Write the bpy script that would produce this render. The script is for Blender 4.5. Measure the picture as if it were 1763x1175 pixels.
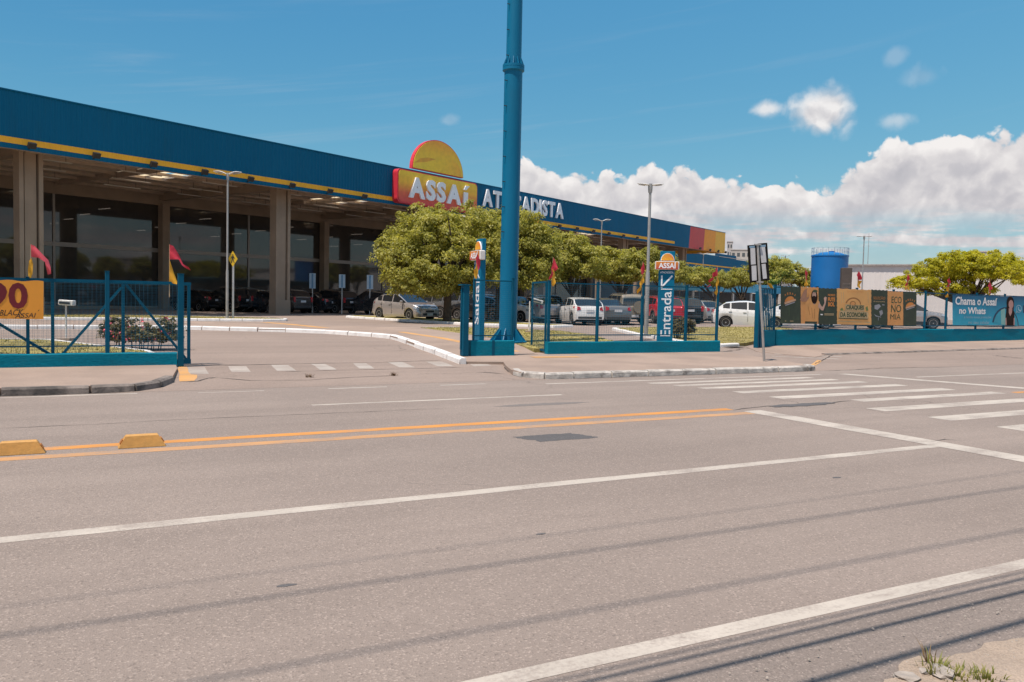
import bpy, bmesh, math, random
import numpy as np
from mathutils import Vector, Matrix

for _o in list(bpy.data.objects):
    bpy.data.objects.remove(_o, do_unlink=True)
SC = bpy.context.scene
COL = SC.collection
R = math.radians

# ------------------------------------------------------------------ camera
# world: X runs along the road, Y away from the camera across it, Z up (metres)
CAM_H = 1.62
FPX, PITCH, ROLL, HEAD = 1442.6, 0.05169, 0.0218, math.pi / 2 - 1.07593
IW, IH = 1763.0, 1175.0
_fw = Vector((math.sin(HEAD) * math.cos(PITCH), math.cos(HEAD) * math.cos(PITCH), -math.sin(PITCH)))
_r0 = Vector((math.cos(HEAD), -math.sin(HEAD), 0))
_u0 = _r0.cross(_fw)
_rt = _r0 * math.cos(ROLL) + _u0 * math.sin(ROLL)
_up = -_r0 * math.sin(ROLL) + _u0 * math.cos(ROLL)
cam_data = bpy.data.cameras.new('camera')
cam = bpy.data.objects.new('camera', cam_data)
COL.objects.link(cam)
cam_data.sensor_width = 36.0
cam_data.lens = 36.0 * FPX / IW
cam_data.clip_start = 0.05
cam_data.clip_end = 8000
_m = Matrix((_rt, _up, -_fw)).transposed().to_4x4()
_m.translation = Vector((0, 0, CAM_H))
cam.matrix_world = _m
SC.camera = cam
SC.cycles.max_bounces = 6
SC.cycles.diffuse_bounces = 3
SC.cycles.glossy_bounces = 3
SC.cycles.transmission_bounces = 4
SC.cycles.transparent_max_bounces = 10

# ------------------------------------------------------------------ world, sun, exposure
SUN_EL, SUN_AZ = R(68), R(255)          # azimuth from +Y towards +X
SUN_DIR = Vector((math.sin(SUN_AZ) * math.cos(SUN_EL), math.cos(SUN_AZ) * math.cos(SUN_EL), math.sin(SUN_EL)))
SC.view_settings.view_transform = 'Standard'
SC.view_settings.look = 'None'
SC.view_settings.exposure = 0.08
SC.view_settings.gamma = 1.0
SC.view_settings.use_curve_mapping = False

sun_data = bpy.data.lights.new('sun', 'SUN')
sun_data.energy = 5.0
sun_data.angle = R(0.53)
sun_data.color = (1.0, 0.90, 0.79)
sun = bpy.data.objects.new('sun', sun_data)
COL.objects.link(sun)
sun.location = (-20, -10, 60)
sun.rotation_euler = SUN_DIR.to_track_quat('Z', 'Y').to_euler()


class NT:
    """small helper round a node tree"""
    def __init__(s, tree):
        s.t = tree
        s.n = tree.nodes
        s.n.clear()

    def new(s, typ, **kw):
        nd = s.n.new(typ)
        for k, v in kw.items():
            setattr(nd, k, v)
        return nd

    def put(s, sock, v):
        if isinstance(v, bpy.types.NodeSocket):
            s.t.links.new(v, sock)
        else:
            sock.default_value = v

    def math(s, op, a, b=0.0, c=0.0, clamp=False):
        nd = s.new('ShaderNodeMath', operation=op, use_clamp=clamp)
        s.put(nd.inputs[0], a)
        s.put(nd.inputs[1], b)
        s.put(nd.inputs[2], c)
        return nd.outputs[0]

    def vmath(s, op, a, b=(0, 0, 0)):
        nd = s.new('ShaderNodeVectorMath', operation=op)
        s.put(nd.inputs[0], a)
        s.put(nd.inputs[1], b)
        return nd.outputs[0]

    def noise(s, vec, scale, detail=4.0, rough=0.5, dist=0.0):
        nd = s.new('ShaderNodeTexNoise')
        if vec is not None:
            s.put(nd.inputs['Vector'], vec)
        nd.inputs['Scale'].default_value = scale
        nd.inputs['Detail'].default_value = detail
        nd.inputs['Roughness'].default_value = rough
        nd.inputs['Distortion'].default_value = dist
        return nd.outputs['Fac']

    def ramp(s, fac, stops, interp='LINEAR'):
        nd = s.new('ShaderNodeValToRGB')
        nd.color_ramp.interpolation = interp
        el = nd.color_ramp.elements
        while len(el) > 1:
            el.remove(el[-1])
        el[0].position, el[0].color = stops[0][0], col4(stops[0][1])
        for p, c in stops[1:]:
            e = el.new(p)
            e.color = col4(c)
        s.put(nd.inputs[0], fac)
        return nd.outputs[0]

    def smooth(s, v, lo, hi, a=0.0, b=1.0):
        nd = s.new('ShaderNodeMapRange', interpolation_type='SMOOTHSTEP')
        s.put(nd.inputs[0], v)
        nd.inputs[1].default_value, nd.inputs[2].default_value = lo, hi
        nd.inputs[3].default_value, nd.inputs[4].default_value = a, b
        return nd.outputs[0]

    def mix(s, fac, a, b, mode='MIX'):
        nd = s.new('ShaderNodeMix', data_type='RGBA', blend_type=mode)
        s.put(nd.inputs[0], fac)
        s.put(nd.inputs[6], col4(a))
        s.put(nd.inputs[7], col4(b))
        return nd.outputs[2]


def col4(c):
    if isinstance(c, bpy.types.NodeSocket):
        return c
    if isinstance(c, (int, float)):
        return (c, c, c, 1)
    return tuple(c) + (1,) if len(c) == 3 else tuple(c)


def build_world():
    w = bpy.data.worlds.new('World')
    SC.world = w
    w.use_nodes = True
    k = NT(w.node_tree)
    sky = k.new('ShaderNodeTexSky', sky_type='NISHITA')
    sky.sun_disc = False
    sky.sun_elevation = SUN_EL
    sky.sun_rotation = -SUN_AZ
    sky.altitude = 10
    sky.air_density, sky.dust_density, sky.ozone_density = 1.0, 0.4, 1.0
    # colour response of the photograph, applied to the whole sky alike
    ss = k.new('ShaderNodeSeparateColor')
    k.put(ss.inputs[0], sky.outputs[0])
    cb = k.new('ShaderNodeCombineColor')
    for i, (a, g) in enumerate(SKY_CURVE):
        k.put(cb.inputs[i], k.math('MULTIPLY', k.math('POWER', ss.outputs[i], g), a))
    skyc = cb.outputs[0]
    dirv = k.new('ShaderNodeTexCoord').outputs['Generated']
    sp = k.new('ShaderNodeSeparateXYZ')
    k.put(sp.inputs[0], dirv)
    az = k.math('MULTIPLY', k.math('ARCTAN2', sp.outputs[0], sp.outputs[1]), 57.29578)
    el = k.math('MULTIPLY', k.math('ARCSINE', sp.outputs[2]), 57.29578)
    # height of the cumulus bank round the horizon, in degrees of elevation by azimuth
    prof = [(-180, 8), (-150, 9.5), (-125, 7), (-95, 10), (-70, 6), (-40, 8), (-20, 5), (-3, 3.5), (22, 3.5), (26.4, 5), (27.6, 8.3), (28.6, 9.0),
            (30.0, 8.8), (32.4, 9.5), (34.0, 8.4), (36.4, 9.3), (38.5, 9.9), (40.4, 8.6), (43, 7.9), (45.5, 7.7), (47.2, 8.5), (48.4, 7.9),
            (50.6, 9.1), (52.6, 10.4), (55.5, 10.2), (57.4, 10.6), (60, 10.4), (68, 9), (80, 11), (100, 8), (125, 10), (150, 7), (180, 8)]
    fc = k.new('ShaderNodeFloatCurve')
    cv = fc.mapping.curves[0]
    pts = [((a + 180) / 360, h / 20) for a, h in prof]
    cv.points[0].location = pts[0]
    cv.points[1].location = pts[-1]
    for p in pts[1:-1]:
        cv.points.new(*p)
    fc.mapping.update()
    k.put(fc.inputs['Value'], k.math('MULTIPLY_ADD', az, 1 / 360, 0.5))
    top = k.math('MULTIPLY', fc.outputs[0], 20)

    def comb(f):
        c = k.new('ShaderNodeCombineXYZ')
        for i in range(3):
            k.put(c.inputs[i], f)
        return c.outputs[0]

    def cells(v, scale, sm):
        vo = k.new('ShaderNodeTexVoronoi', feature='F1')
        k.put(vo.inputs['Vector'], v)
        vo.inputs['Scale'].default_value = scale
        return k.math('SUBTRACT', 0.45, vo.outputs['Distance'])

    def billow(off):
        """rounded cumulus relief, in degrees"""
        v = k.vmath('ADD', dirv, off)
        wn = k.new('ShaderNodeTexNoise')
        k.put(wn.inputs['Vector'], v)
        wn.inputs['Scale'].default_value = 26
        wn.inputs['Detail'].default_value = 4
        w = k.vmath('ADD', v, k.vmath('MULTIPLY', k.vmath('SUBTRACT', wn.outputs['Color'], (0.5, 0.5, 0.5)), (0.045, 0.045, 0.045)))
        h = k.math('MULTIPLY', cells(w, 15, 0.25), 2.3)
        h = k.math('ADD', h, k.math('MULTIPLY', cells(w, 34, 0.25), 1.35))
        h = k.math('ADD', h, k.math('MULTIPLY', cells(w, 74, 0.3), 0.75))
        f = k.math('SUBTRACT', k.noise(w, 60, 4, 0.6), 0.5)
        return k.math('ADD', h, k.math('MULTIPLY', f, 1.0)), f

    h0, nb = billow((0, 0, 0))
    h1, _ = billow((-0.006, -0.004, 0.012))
    big = k.noise(dirv, 7, 2, 0.5)
    # signed depth into the bank (degrees)
    d = k.math('ADD', k.math('SUBTRACT', top, el), h0)
    # ragged lower half with gaps of sky
    flat = k.new('ShaderNodeCombineXYZ')
    k.put(flat.inputs[0], k.math('MULTIPLY', az, 0.030))
    k.put(flat.inputs[1], k.math('MULTIPLY', el, 0.20))
    gapn = k.math('ADD', k.noise(flat.outputs[0], 4.2, 6, 0.6), k.math('MULTIPLY', h0, -0.03))
    low = k.smooth(el, 6.4, 4.2)
    gap = k.math('MULTIPLY', k.smooth(gapn, 0.40, 0.55), low)
    bank = k.math('MULTIPLY', k.smooth(d, 0.0, 0.42), k.math('SUBTRACT', 1.0, k.math('MULTIPLY', gap, 0.85)))
    alpha = bank
    depth = d
    # loose fair-weather clouds: azimuth, elevation, half width, half height, opacity
    loose = [(48.4, 12.0, 3.2, 2.35, 0.95), (44.7, 12.35, 1.7, 1.05, 0.8), (52.4, 11.3, 2.2, 1.0, 0.42), (52.2, 15.0, 1.2, 0.9, 0.17), (53.7, 13.7, 1.9, 1.1, 0.15),
             (23.7, 11.7, 1.2, 0.6, 0.16)]
    for a, e, sa, se, op in loose:
        da = k.math('MULTIPLY', k.math('SUBTRACT', az, a), 1 / sa)
        de = k.math('MULTIPLY', k.math('SUBTRACT', el, e), 1 / se)
        rr = k.math('SQRT', k.math('ADD', k.math('MULTIPLY', da, da), k.math('MULTIPLY', de, de)))
        q = k.math('ADD', k.math('SUBTRACT', 0.80, rr), k.math('MULTIPLY', h0, 0.26))
        al = k.math('MULTIPLY', k.smooth(q, 0.0, 0.62), op)
        alpha = k.math('MAXIMUM', alpha, al)
    # scattered cumulus added above the view, all round, to whiten and brighten the fill
    fld = k.math('ADD', k.noise(dirv, 2.6, 5, 0.55), k.math('MULTIPLY', h0, 0.018))
    alpha = k.math('MAXIMUM', alpha, k.math('MULTIPLY', k.smooth(fld, 0.50, 0.57), k.smooth(el, 21, 27)))
    # thin high cirrus
    ci = k.new('ShaderNodeCombineXYZ')
    k.put(ci.inputs[0], k.math('MULTIPLY', k.math('ADD', az, k.math('MULTIPLY', el, -3.0)), 0.02))
    k.put(ci.inputs[1], k.math('MULTIPLY', k.math('ADD', el, k.math('MULTIPLY', az, -0.12)), 0.22))
    cir = k.noise(ci.outputs[0], 2.2, 6, 0.6, 0.4)
    cirm = k.math('MULTIPLY', k.smooth(cir, 0.52, 0.80), k.smooth(el, 22, 9, 0.05, 0.30))
    # light and shade inside the cloud: lit crests, grey-lavender bodies
    emb = k.math('MULTIPLY', k.math('SUBTRACT', h0, h1), 0.36)
    rim = k.smooth(depth, 2.4, 0.15, 0.0, 0.34)
    br = k.math('ADD', k.math('ADD', k.math('ADD', 0.52, rim), emb), k.math('MULTIPLY', k.math('SUBTRACT', big, 0.5), 0.35))
    br = k.math('MINIMUM', k.math('MAXIMUM', br, 0.0), 1.0)
    cc = k.ramp(br, [(0.0, (4.7, 4.65, 5.0)), (0.4, (5.6, 5.45, 5.7)), (0.7, (6.9, 6.65, 6.7)), (1.0, (8.6, 8.3, 8.15))])
    c1 = k.mix(cirm, skyc, (6.0, 6.1, 6.4))
    c2 = k.mix(alpha, c1, cc)
    bg = k.new('ShaderNodeBackground')
    k.put(bg.inputs[0], c2)
    bg.inputs[1].default_value = 0.1
    out = k.new('ShaderNodeOutputWorld')
    k.t.links.new(bg.outputs[0], out.inputs[0])


SKY_CURVE = ((0.365, 1.28), (1.31, 0.745), (2.82, 0.40))
build_world()

# ------------------------------------------------------------------ survey helpers (photo point -> place on a known plane)
CAMP = Vector((0, 0, CAM_H))


def ray(x, y):
    return _fw + _rt * ((x - IW / 2) / FPX) - _up * ((y - IH / 2) / FPX)


def interp(v, tab):
    if v <= tab[0][0]:
        return tab[0][1]
    for (a, b), (c, d) in zip(tab, tab[1:]):
        if v <= c:
            return b + (d - b) * (v - a) / (c - a)
    return tab[-1][1]


H_LOT = [(14.35, 0.0), (19.5, 0.16), (23.5, 0.25)]
H_PAV = [(14.35, 0.11), (19.5, 0.17), (23.5, 0.26)]


def h_road(y):
    return 0.0


def h_lot(y):
    return interp(y, H_LOT)


def h_pav(y):
    return interp(y, H_PAV)


def h_isl(y):
    return interp(y, H_LOT) + 0.11


def G(x, y, hf=h_road):
    """ground point under a photo point, on the height profile hf"""
    d = ray(x, y)
    z = hf(20)
    for _ in range(12):
        t = (z - CAM_H) / d.z
        p = CAMP + d * t
        z = hf(p.y)
    return Vector((p.x, p.y, z))


def VP(x, y, P, ang):
    """point on the vertical plane through P with direction ang (deg): distance along, height"""
    dr = Vector((math.cos(R(ang)), math.sin(R(ang)), 0))
    n = Vector((-dr.y, dr.x, 0))
    p = Vector((P[0], P[1], 0))
    d = ray(x, y)
    q = CAMP + d * ((p - CAMP).dot(n) / d.dot(n))
    return (q - p).dot(dr), q.z


def AT(x, y, D):
    return CAMP + ray(x, y) * D


# ------------------------------------------------------------------ object helpers
def link(o, parent=None):
    COL.objects.link(o)
    if parent is not None:
        o.parent = parent
    return o


def thing(name, label, cat, loc=(0, 0, 0), rotz=0.0, group=None):
    o = bpy.data.objects.new(name, None)
    o.empty_display_size = 0.2
    link(o)
    o.location = loc
    o.rotation_euler = (0, 0, rotz)
    return tag(o, label, cat, group)


def tag(o, label=None, cat=None, group=None, kind=None):
    if label:
        o['label'] = label
    if cat:
        o['category'] = cat
    if group:
        o['group'] = group
    if kind:
        o['kind'] = kind
    return o


def copy_tree(o, parent=None):
    c = o.copy()
    COL.objects.link(c)
    c.parent = parent
    for ch in list(o.children):
        copy_tree(ch, c)
    return c


class MB:
    """collects shapes into one mesh"""
    def __init__(s):
        s.v, s.f = [], []

    def add(s, vs, fs):
        n = len(s.v)
        s.v += [tuple(q) for q in vs]
        s.f += [tuple(i + n for i in f) for f in fs]
        return s

    def box(s, c, d, rz=0.0, ry=0.0, rx=0.0, taper=1.0):
        x, y, z = d[0] / 2, d[1] / 2, d[2] / 2
        m = Matrix.Rotation(rz, 3, 'Z') @ Matrix.Rotation(ry, 3, 'Y') @ Matrix.Rotation(rx, 3, 'X')
        t = taper
        vs = [(-x, -y, -z), (x, -y, -z), (x, y, -z), (-x, y, -z), (-x * t, -y * t, z), (x * t, -y * t, z), (x * t, y * t, z), (-x * t, y * t, z)]
        return s.add([m @ Vector(q) + Vector(c) for q in vs], [(0, 3, 2, 1), (4, 5, 6, 7), (0, 1, 5, 4), (1, 2, 6, 5), (2, 3, 7, 6), (3, 0, 4, 7)])

    def bbox(s, c, d, b=0.01, rz=0.0):
        """box with chamfered edges"""
        x, y, z = d[0] / 2, d[1] / 2, d[2] / 2
        m = Matrix.Rotation(rz, 3, 'Z')
        vs, fs = [], []
        ring = lambda ix, iy, zz: [(-ix + b, -iy, zz), (ix - b, -iy, zz), (ix, -iy + b, zz), (ix, iy - b, zz), (ix - b, iy, zz), (-ix + b, iy, zz), (-ix, iy - b, zz), (-ix, -iy + b, zz)]
        for ix, iy, zz in ((x - b, y - b, -z), (x, y, -z + b), (x, y, z - b), (x - b, y - b, z)):
            vs += ring(ix, iy, zz)
        for k in range(3):
            for i in range(8):
                j = (i + 1) % 8
                fs.append((k * 8 + i, k * 8 + j, k * 8 + 8 + j, k * 8 + 8 + i))
        fs.append(tuple(range(7, -1, -1)))
        fs.append(tuple(range(24, 32)))
        return s.add([m @ Vector(q) + Vector(c) for q in vs], fs)

    def tube(s, p0, p1, r0, r1=None, seg=8, caps=True):
        p0, p1 = Vector(p0), Vector(p1)
        r1 = r0 if r1 is None else r1
        d = (p1 - p0).normalized()
        a = d.orthogonal().normalized()
        b = d.cross(a)
        vs, fs = [], []
        for p, r in ((p0, r0), (p1, r1)):
            for i in range(seg):
                t = 2 * math.pi * i / seg
                vs.append(p + (a * math.cos(t) + b * math.sin(t)) * r)
        for i in range(seg):
            j = (i + 1) % seg
            fs.append((i, j, seg + j, seg + i))
        if caps:
            fs.append(tuple(range(seg - 1, -1, -1)))
            fs.append(tuple(range(seg, 2 * seg)))
        return s.add(vs, fs)

    def path(s, pts, rad, seg=6):
        for (p, q), (r0, r1) in zip(zip(pts, pts[1:]), zip(rad, rad[1:])):
            s.tube(p, q, r0, r1, seg, True)
        return s

    def lathe(s, prof, c=(0, 0, 0), seg=20, axis='Z'):
        vs, fs = [], []
        for r, h in prof:
            for i in range(seg):
                t = 2 * math.pi * i / seg
                q = (r * math.cos(t), r * math.sin(t), h)
                if axis == 'Y':
                    q = (q[0], q[2], -q[1])
                vs.append((q[0] + c[0], q[1] + c[1], q[2] + c[2]))
        for k in range(len(prof) - 1):
            for i in range(seg):
                j = (i + 1) % seg
                fs.append((k * seg + i, k * seg + j, k * seg + seg + j, k * seg + seg + i))
        if prof[0][0] > 1e-5:
            fs.append(tuple(range(seg - 1, -1, -1)))
        if prof[-1][0] > 1e-5:
            fs.append(tuple(range((len(prof) - 1) * seg, len(prof) * seg)))
        return s.add(vs, fs)

    def prism(s, poly, y0, y1):
        """polygon in (x, z), extruded along y from y0 (front) to y1"""
        n = len(poly)
        ar = sum(poly[i][0] * poly[(i + 1) % n][1] - poly[(i + 1) % n][0] * poly[i][1] for i in range(n))
        if ar < 0:
            poly = poly[::-1]
        vs = [(x, y0, z) for x, z in poly] + [(x, y1, z) for x, z in poly]
        fs = [tuple(range(n)), tuple(range(2 * n - 1, n - 1, -1))]
        for i in range(n):
            j = (i + 1) % n
            fs.append((j, i, n + i, n + j))
        return s.add(vs, fs)

    def quad(s, *p):
        return s.add(p, [tuple(range(len(p)))])

    def build(s, name, mat, parent=None, smooth=None, fix=False):
        me = bpy.data.meshes.new(name)
        me.from_pydata(s.v, [], s.f)
        if fix:
            bm = bmesh.new()
            bm.from_mesh(me)
            bmesh.ops.recalc_face_normals(bm, faces=bm.faces)
            bm.to_mesh(me)
            bm.free()
        me.update()
        if mat is not None:
            me.materials.append(mat)
        if smooth:
            sharp(me, smooth)
        o = bpy.data.objects.new(name, me)
        return link(o, parent)


def sharp(me, ang=35):
    bm = bmesh.new()
    bm.from_mesh(me)
    bmesh.ops.remove_doubles(bm, verts=bm.verts, dist=1e-5)
    for f in bm.faces:
        f.smooth = True
    for e in bm.edges:
        if len(e.link_faces) != 2 or e.calc_face_angle(0) > R(ang):
            e.smooth = False
    bm.to_mesh(me)
    bm.free()


def struct(o):
    o['kind'] = 'structure'
    return o


# ------------------------------------------------------------------ materials
MATS = {}


def pm(name, rgb, rough=0.6, metal=0.0, var=0.12, vscale=2.0, bump=0.0, bscale=40.0, spec=0.5, dirt=0.0, dirtc=(0.16, 0.13, 0.10), dscale=1.2, coat=0.0, emit=None, estr=0.0, stretch=(1, 1, 1), fine=0.0, fscale=180.0):
    """procedural surface: base colour with soft mottling, fine grain, patches of grime and relief"""
    if name in MATS:
        return MATS[name]
    m = bpy.data.materials.new(name)
    m.use_nodes = True
    k = NT(m.node_tree)
    b = k.new('ShaderNodeBsdfPrincipled')
    out = k.new('ShaderNodeOutputMaterial')
    k.t.links.new(b.outputs[0], out.inputs[0])
    vec = k.new('ShaderNodeTexCoord').outputs['Object']
    if stretch != (1, 1, 1):
        vec = k.vmath('MULTIPLY', vec, stretch)
    n1 = k.noise(vec, vscale, 5, 0.55)
    lo = tuple(max(0, c * (1 - var)) for c in rgb)
    hi = tuple(c * (1 + var) for c in rgb)
    c = k.mix(k.smooth(n1, 0.3, 0.7), lo, hi)
    if fine > 0:
        nf = k.noise(vec, fscale, 2, 0.6)
        c = k.mix(k.math('MULTIPLY', k.smooth(nf, 0.35, 0.65), 1.0), k.mix(1.0, c, (1 - fine,) * 3, 'MULTIPLY'), k.mix(1.0, c, (1 + fine,) * 3, 'MULTIPLY'))
    if dirt > 0:
        nd = k.noise(vec, dscale, 7, 0.62)
        c = k.mix(k.math('MULTIPLY', k.smooth(nd, 0.48, 0.72), dirt), c, dirtc)
    k.put(b.inputs['Base Color'], c)
    k.put(b.inputs['Roughness'], k.math('ADD', k.math('MULTIPLY', k.math('SUBTRACT', n1, 0.5), 0.25), rough, clamp=True))
    b.inputs['Metallic'].default_value = metal
    b.inputs['Specular IOR Level'].default_value = spec
    b.inputs['Coat Weight'].default_value = coat
    b.inputs['Coat Roughness'].default_value = 0.05
    if emit:
        b.inputs['Emission Color'].default_value = col4(emit)
        b.inputs['Emission Strength'].default_value = estr
    if bump > 0:
        bn = k.new('ShaderNodeBump')
        bn.inputs['Strength'].default_value = bump
        bn.inputs['Distance'].default_value = 0.02
        k.put(bn.inputs['Height'], k.noise(vec, bscale, 4, 0.6))
        k.t.links.new(bn.outputs[0], b.inputs['Normal'])
    MATS[name] = m
    return m


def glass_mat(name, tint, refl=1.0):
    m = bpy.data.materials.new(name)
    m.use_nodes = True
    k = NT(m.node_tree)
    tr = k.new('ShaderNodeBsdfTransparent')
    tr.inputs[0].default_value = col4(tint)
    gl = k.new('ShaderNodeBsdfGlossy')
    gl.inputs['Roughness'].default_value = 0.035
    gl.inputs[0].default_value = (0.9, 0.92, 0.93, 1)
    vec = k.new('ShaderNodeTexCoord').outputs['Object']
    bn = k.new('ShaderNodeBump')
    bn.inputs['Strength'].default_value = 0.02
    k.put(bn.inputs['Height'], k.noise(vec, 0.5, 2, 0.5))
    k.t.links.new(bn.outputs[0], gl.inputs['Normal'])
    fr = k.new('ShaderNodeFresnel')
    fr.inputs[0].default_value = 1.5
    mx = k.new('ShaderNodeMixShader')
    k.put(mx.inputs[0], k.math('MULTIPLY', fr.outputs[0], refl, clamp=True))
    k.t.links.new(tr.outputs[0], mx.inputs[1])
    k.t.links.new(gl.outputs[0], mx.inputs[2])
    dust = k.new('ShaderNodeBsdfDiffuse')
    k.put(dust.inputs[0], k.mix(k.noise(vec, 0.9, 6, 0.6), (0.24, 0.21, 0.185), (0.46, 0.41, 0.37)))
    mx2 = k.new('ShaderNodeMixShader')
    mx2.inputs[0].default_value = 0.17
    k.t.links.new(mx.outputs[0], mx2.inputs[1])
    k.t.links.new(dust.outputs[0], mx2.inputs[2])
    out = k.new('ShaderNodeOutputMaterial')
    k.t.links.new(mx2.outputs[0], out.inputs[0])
    return m


def leaf_mat(name, dark, mid, light, trans=0.4):
    m = bpy.data.materials.new(name)
    m.use_nodes = True
    k = NT(m.node_tree)
    rnd = k.new('ShaderNodeNewGeometry').outputs['Random Per Island']
    vec = k.new('ShaderNodeTexCoord').outputs['Object']
    nz = k.noise(vec, 1.1, 3, 0.5)
    fac = k.math('ADD', k.math('MULTIPLY', rnd, 0.6), k.math('MULTIPLY', k.smooth(nz, 0.3, 0.7), 0.4))
    c = k.ramp(fac, [(0.0, dark), (0.5, mid), (1.0, light)])
    b = k.new('ShaderNodeBsdfPrincipled')
    k.put(b.inputs['Base Color'], c)
    b.inputs['Roughness'].default_value = 0.5
    b.inputs['Specular IOR Level'].default_value = 0.35
    t = k.new('ShaderNodeBsdfTranslucent')
    k.put(t.inputs[0], k.mix(1.0, c, (1.5, 1.45, 0.7), 'MULTIPLY'))
    mx = k.new('ShaderNodeMixShader')
    mx.inputs[0].default_value = trans
    k.t.links.new(b.outputs[0], mx.inputs[1])
    k.t.links.new(t.outputs[0], mx.inputs[2])
    out = k.new('ShaderNodeOutputMaterial')
    k.t.links.new(mx.outputs[0], out.inputs[0])
    return m


def grad_mat(name, stops, axis, lo, hi, rough=0.45):
    """printed colour gradient along one object axis (sign faces, banners)"""
    m = bpy.data.materials.new(name)
    m.use_nodes = True
    k = NT(m.node_tree)
    b = k.new('ShaderNodeBsdfPrincipled')
    out = k.new('ShaderNodeOutputMaterial')
    k.t.links.new(b.outputs[0], out.inputs[0])
    vec = k.new('ShaderNodeTexCoord').outputs['Object']
    sp = k.new('ShaderNodeSeparateXYZ')
    k.put(sp.inputs[0], vec)
    t = k.math('DIVIDE', k.math('SUBTRACT', sp.outputs['XYZ'.index(axis)], lo), hi - lo, clamp=True)
    c = k.ramp(t, stops)
    n = k.noise(vec, 3, 4, 0.5)
    c = k.mix(k.smooth(n, 0.3, 0.7), k.mix(1.0, c, (0.93,) * 3, 'MULTIPLY'), k.mix(1.0, c, (1.07,) * 3, 'MULTIPLY'))
    k.put(b.inputs['Base Color'], c)
    b.inputs['Roughness'].default_value = rough
    return m


def asphalt_mat(name, base, streak=0.12, crack=0.5, grain=0.25, xdir=True):
    m = bpy.data.materials.new(name)
    m.use_nodes = True
    k = NT(m.node_tree)
    b = k.new('ShaderNodeBsdfPrincipled')
    out = k.new('ShaderNodeOutputMaterial')
    k.t.links.new(b.outputs[0], out.inputs[0])
    vec = k.new('ShaderNodeTexCoord').outputs['Object']
    big = k.noise(vec, 0.22, 5, 0.55)
    st = k.noise(k.vmath('MULTIPLY', vec, (0.06, 1.3, 1.0) if xdir else (0.5, 0.5, 1)), 1.6, 6, 0.6)
    med = k.noise(k.vmath('MULTIPLY', vec, (0.45, 1.0, 1.0)) if xdir else vec, 2.4, 6, 0.62)
    gr = k.noise(vec, 120, 3, 0.7)
    vo = k.new('ShaderNodeTexVoronoi')
    k.put(vo.inputs['Vector'], vec)
    vo.inputs['Scale'].default_value = 100
    c = k.mix(k.smooth(big, 0.3, 0.7), tuple(x * 0.90 for x in base), tuple(x * 1.08 for x in base))
    c = k.mix(k.math('MULTIPLY', k.smooth(st, 0.38, 0.66), streak * 2.6), c, tuple(x * 0.78 for x in base))
    c = k.mix(k.math('MULTIPLY', k.smooth(med, 0.50, 0.76), 0.42), c, tuple(x * 0.80 for x in base))
    if xdir:   # darker bands polished by tyres
        sy = k.new('ShaderNodeSeparateXYZ')
        k.put(sy.inputs[0], vec)
        band = k.math('SINE', k.math('ADD', k.math('MULTIPLY', sy.outputs[1], 4.3), k.math('MULTIPLY', k.noise(k.vmath('MULTIPLY', vec, (0.05, 0.2, 1)), 1.0, 3), 4.0)))
        band = k.math('MULTIPLY', k.smooth(band, -0.2, 1.0), k.smooth(k.noise(k.vmath('MULTIPLY', vec, (0.12, 0.6, 1)), 1.3, 6, 0.65), 0.30, 0.62))
        c = k.mix(k.math('MULTIPLY', band, 0.30), c, tuple(x * 0.74 for x in base))
    spk = k.math('ADD', k.math('MULTIPLY', k.math('SUBTRACT', gr, 0.5), 2.2 * grain), 1.0)
    sep = k.new('ShaderNodeCombineXYZ')
    for i in range(3):
        k.put(sep.inputs[i], spk)
    c = k.mix(1.0, c, sep.outputs[0], 'MULTIPLY')
    # pale stone chips and dark pits
    chip = k.new('ShaderNodeSeparateColor')
    k.put(chip.inputs[0], vo.outputs['Color'])
    c = k.mix(k.math('MULTIPLY', k.smooth(chip.outputs[0], 0.80, 0.97), 0.45), c, tuple(min(1, x * 1.75) for x in base))
    c = k.mix(k.math('MULTIPLY', k.smooth(chip.outputs[1], 0.84, 0.98), 0.5), c, tuple(x * 0.50 for x in base))
    # cracks
    if crack > 0:
        ve = k.new('ShaderNodeTexVoronoi', feature='DISTANCE_TO_EDGE')
        wv = k.new('ShaderNodeTexNoise')
        k.put(wv.inputs['Vector'], vec)
        wv.inputs['Scale'].default_value = 1.1
        wv.inputs['Detail'].default_value = 6
        k.put(ve.inputs['Vector'], k.vmath('ADD', vec, k.vmath('MULTIPLY', wv.outputs['Color'], (1.6, 1.6, 0))))
        ve.inputs['Scale'].default_value = 0.22
        cr = k.math('MULTIPLY', k.smooth(ve.outputs['Distance'], 0.0035, 0.0), k.smooth(k.noise(vec, 0.17, 3, 0.5), 0.5, 0.62))
        c = k.mix(k.math('MULTIPLY', cr, crack), c, tuple(x * 0.3 for x in base))
    k.put(b.inputs['Base Color'], c)
    b.inputs['Roughness'].default_value = 0.88
    b.inputs['Specular IOR Level'].default_value = 0.3
    bn = k.new('ShaderNodeBump')
    bn.inputs['Strength'].default_value = 0.55
    bn.inputs['Distance'].default_value = 0.006
    k.put(bn.inputs['Height'], k.math('ADD', gr, k.math('MULTIPLY', vo.outputs['Distance'], 0.8)))
    k.t.links.new(bn.outputs[0], b.inputs['Normal'])
    return m


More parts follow.
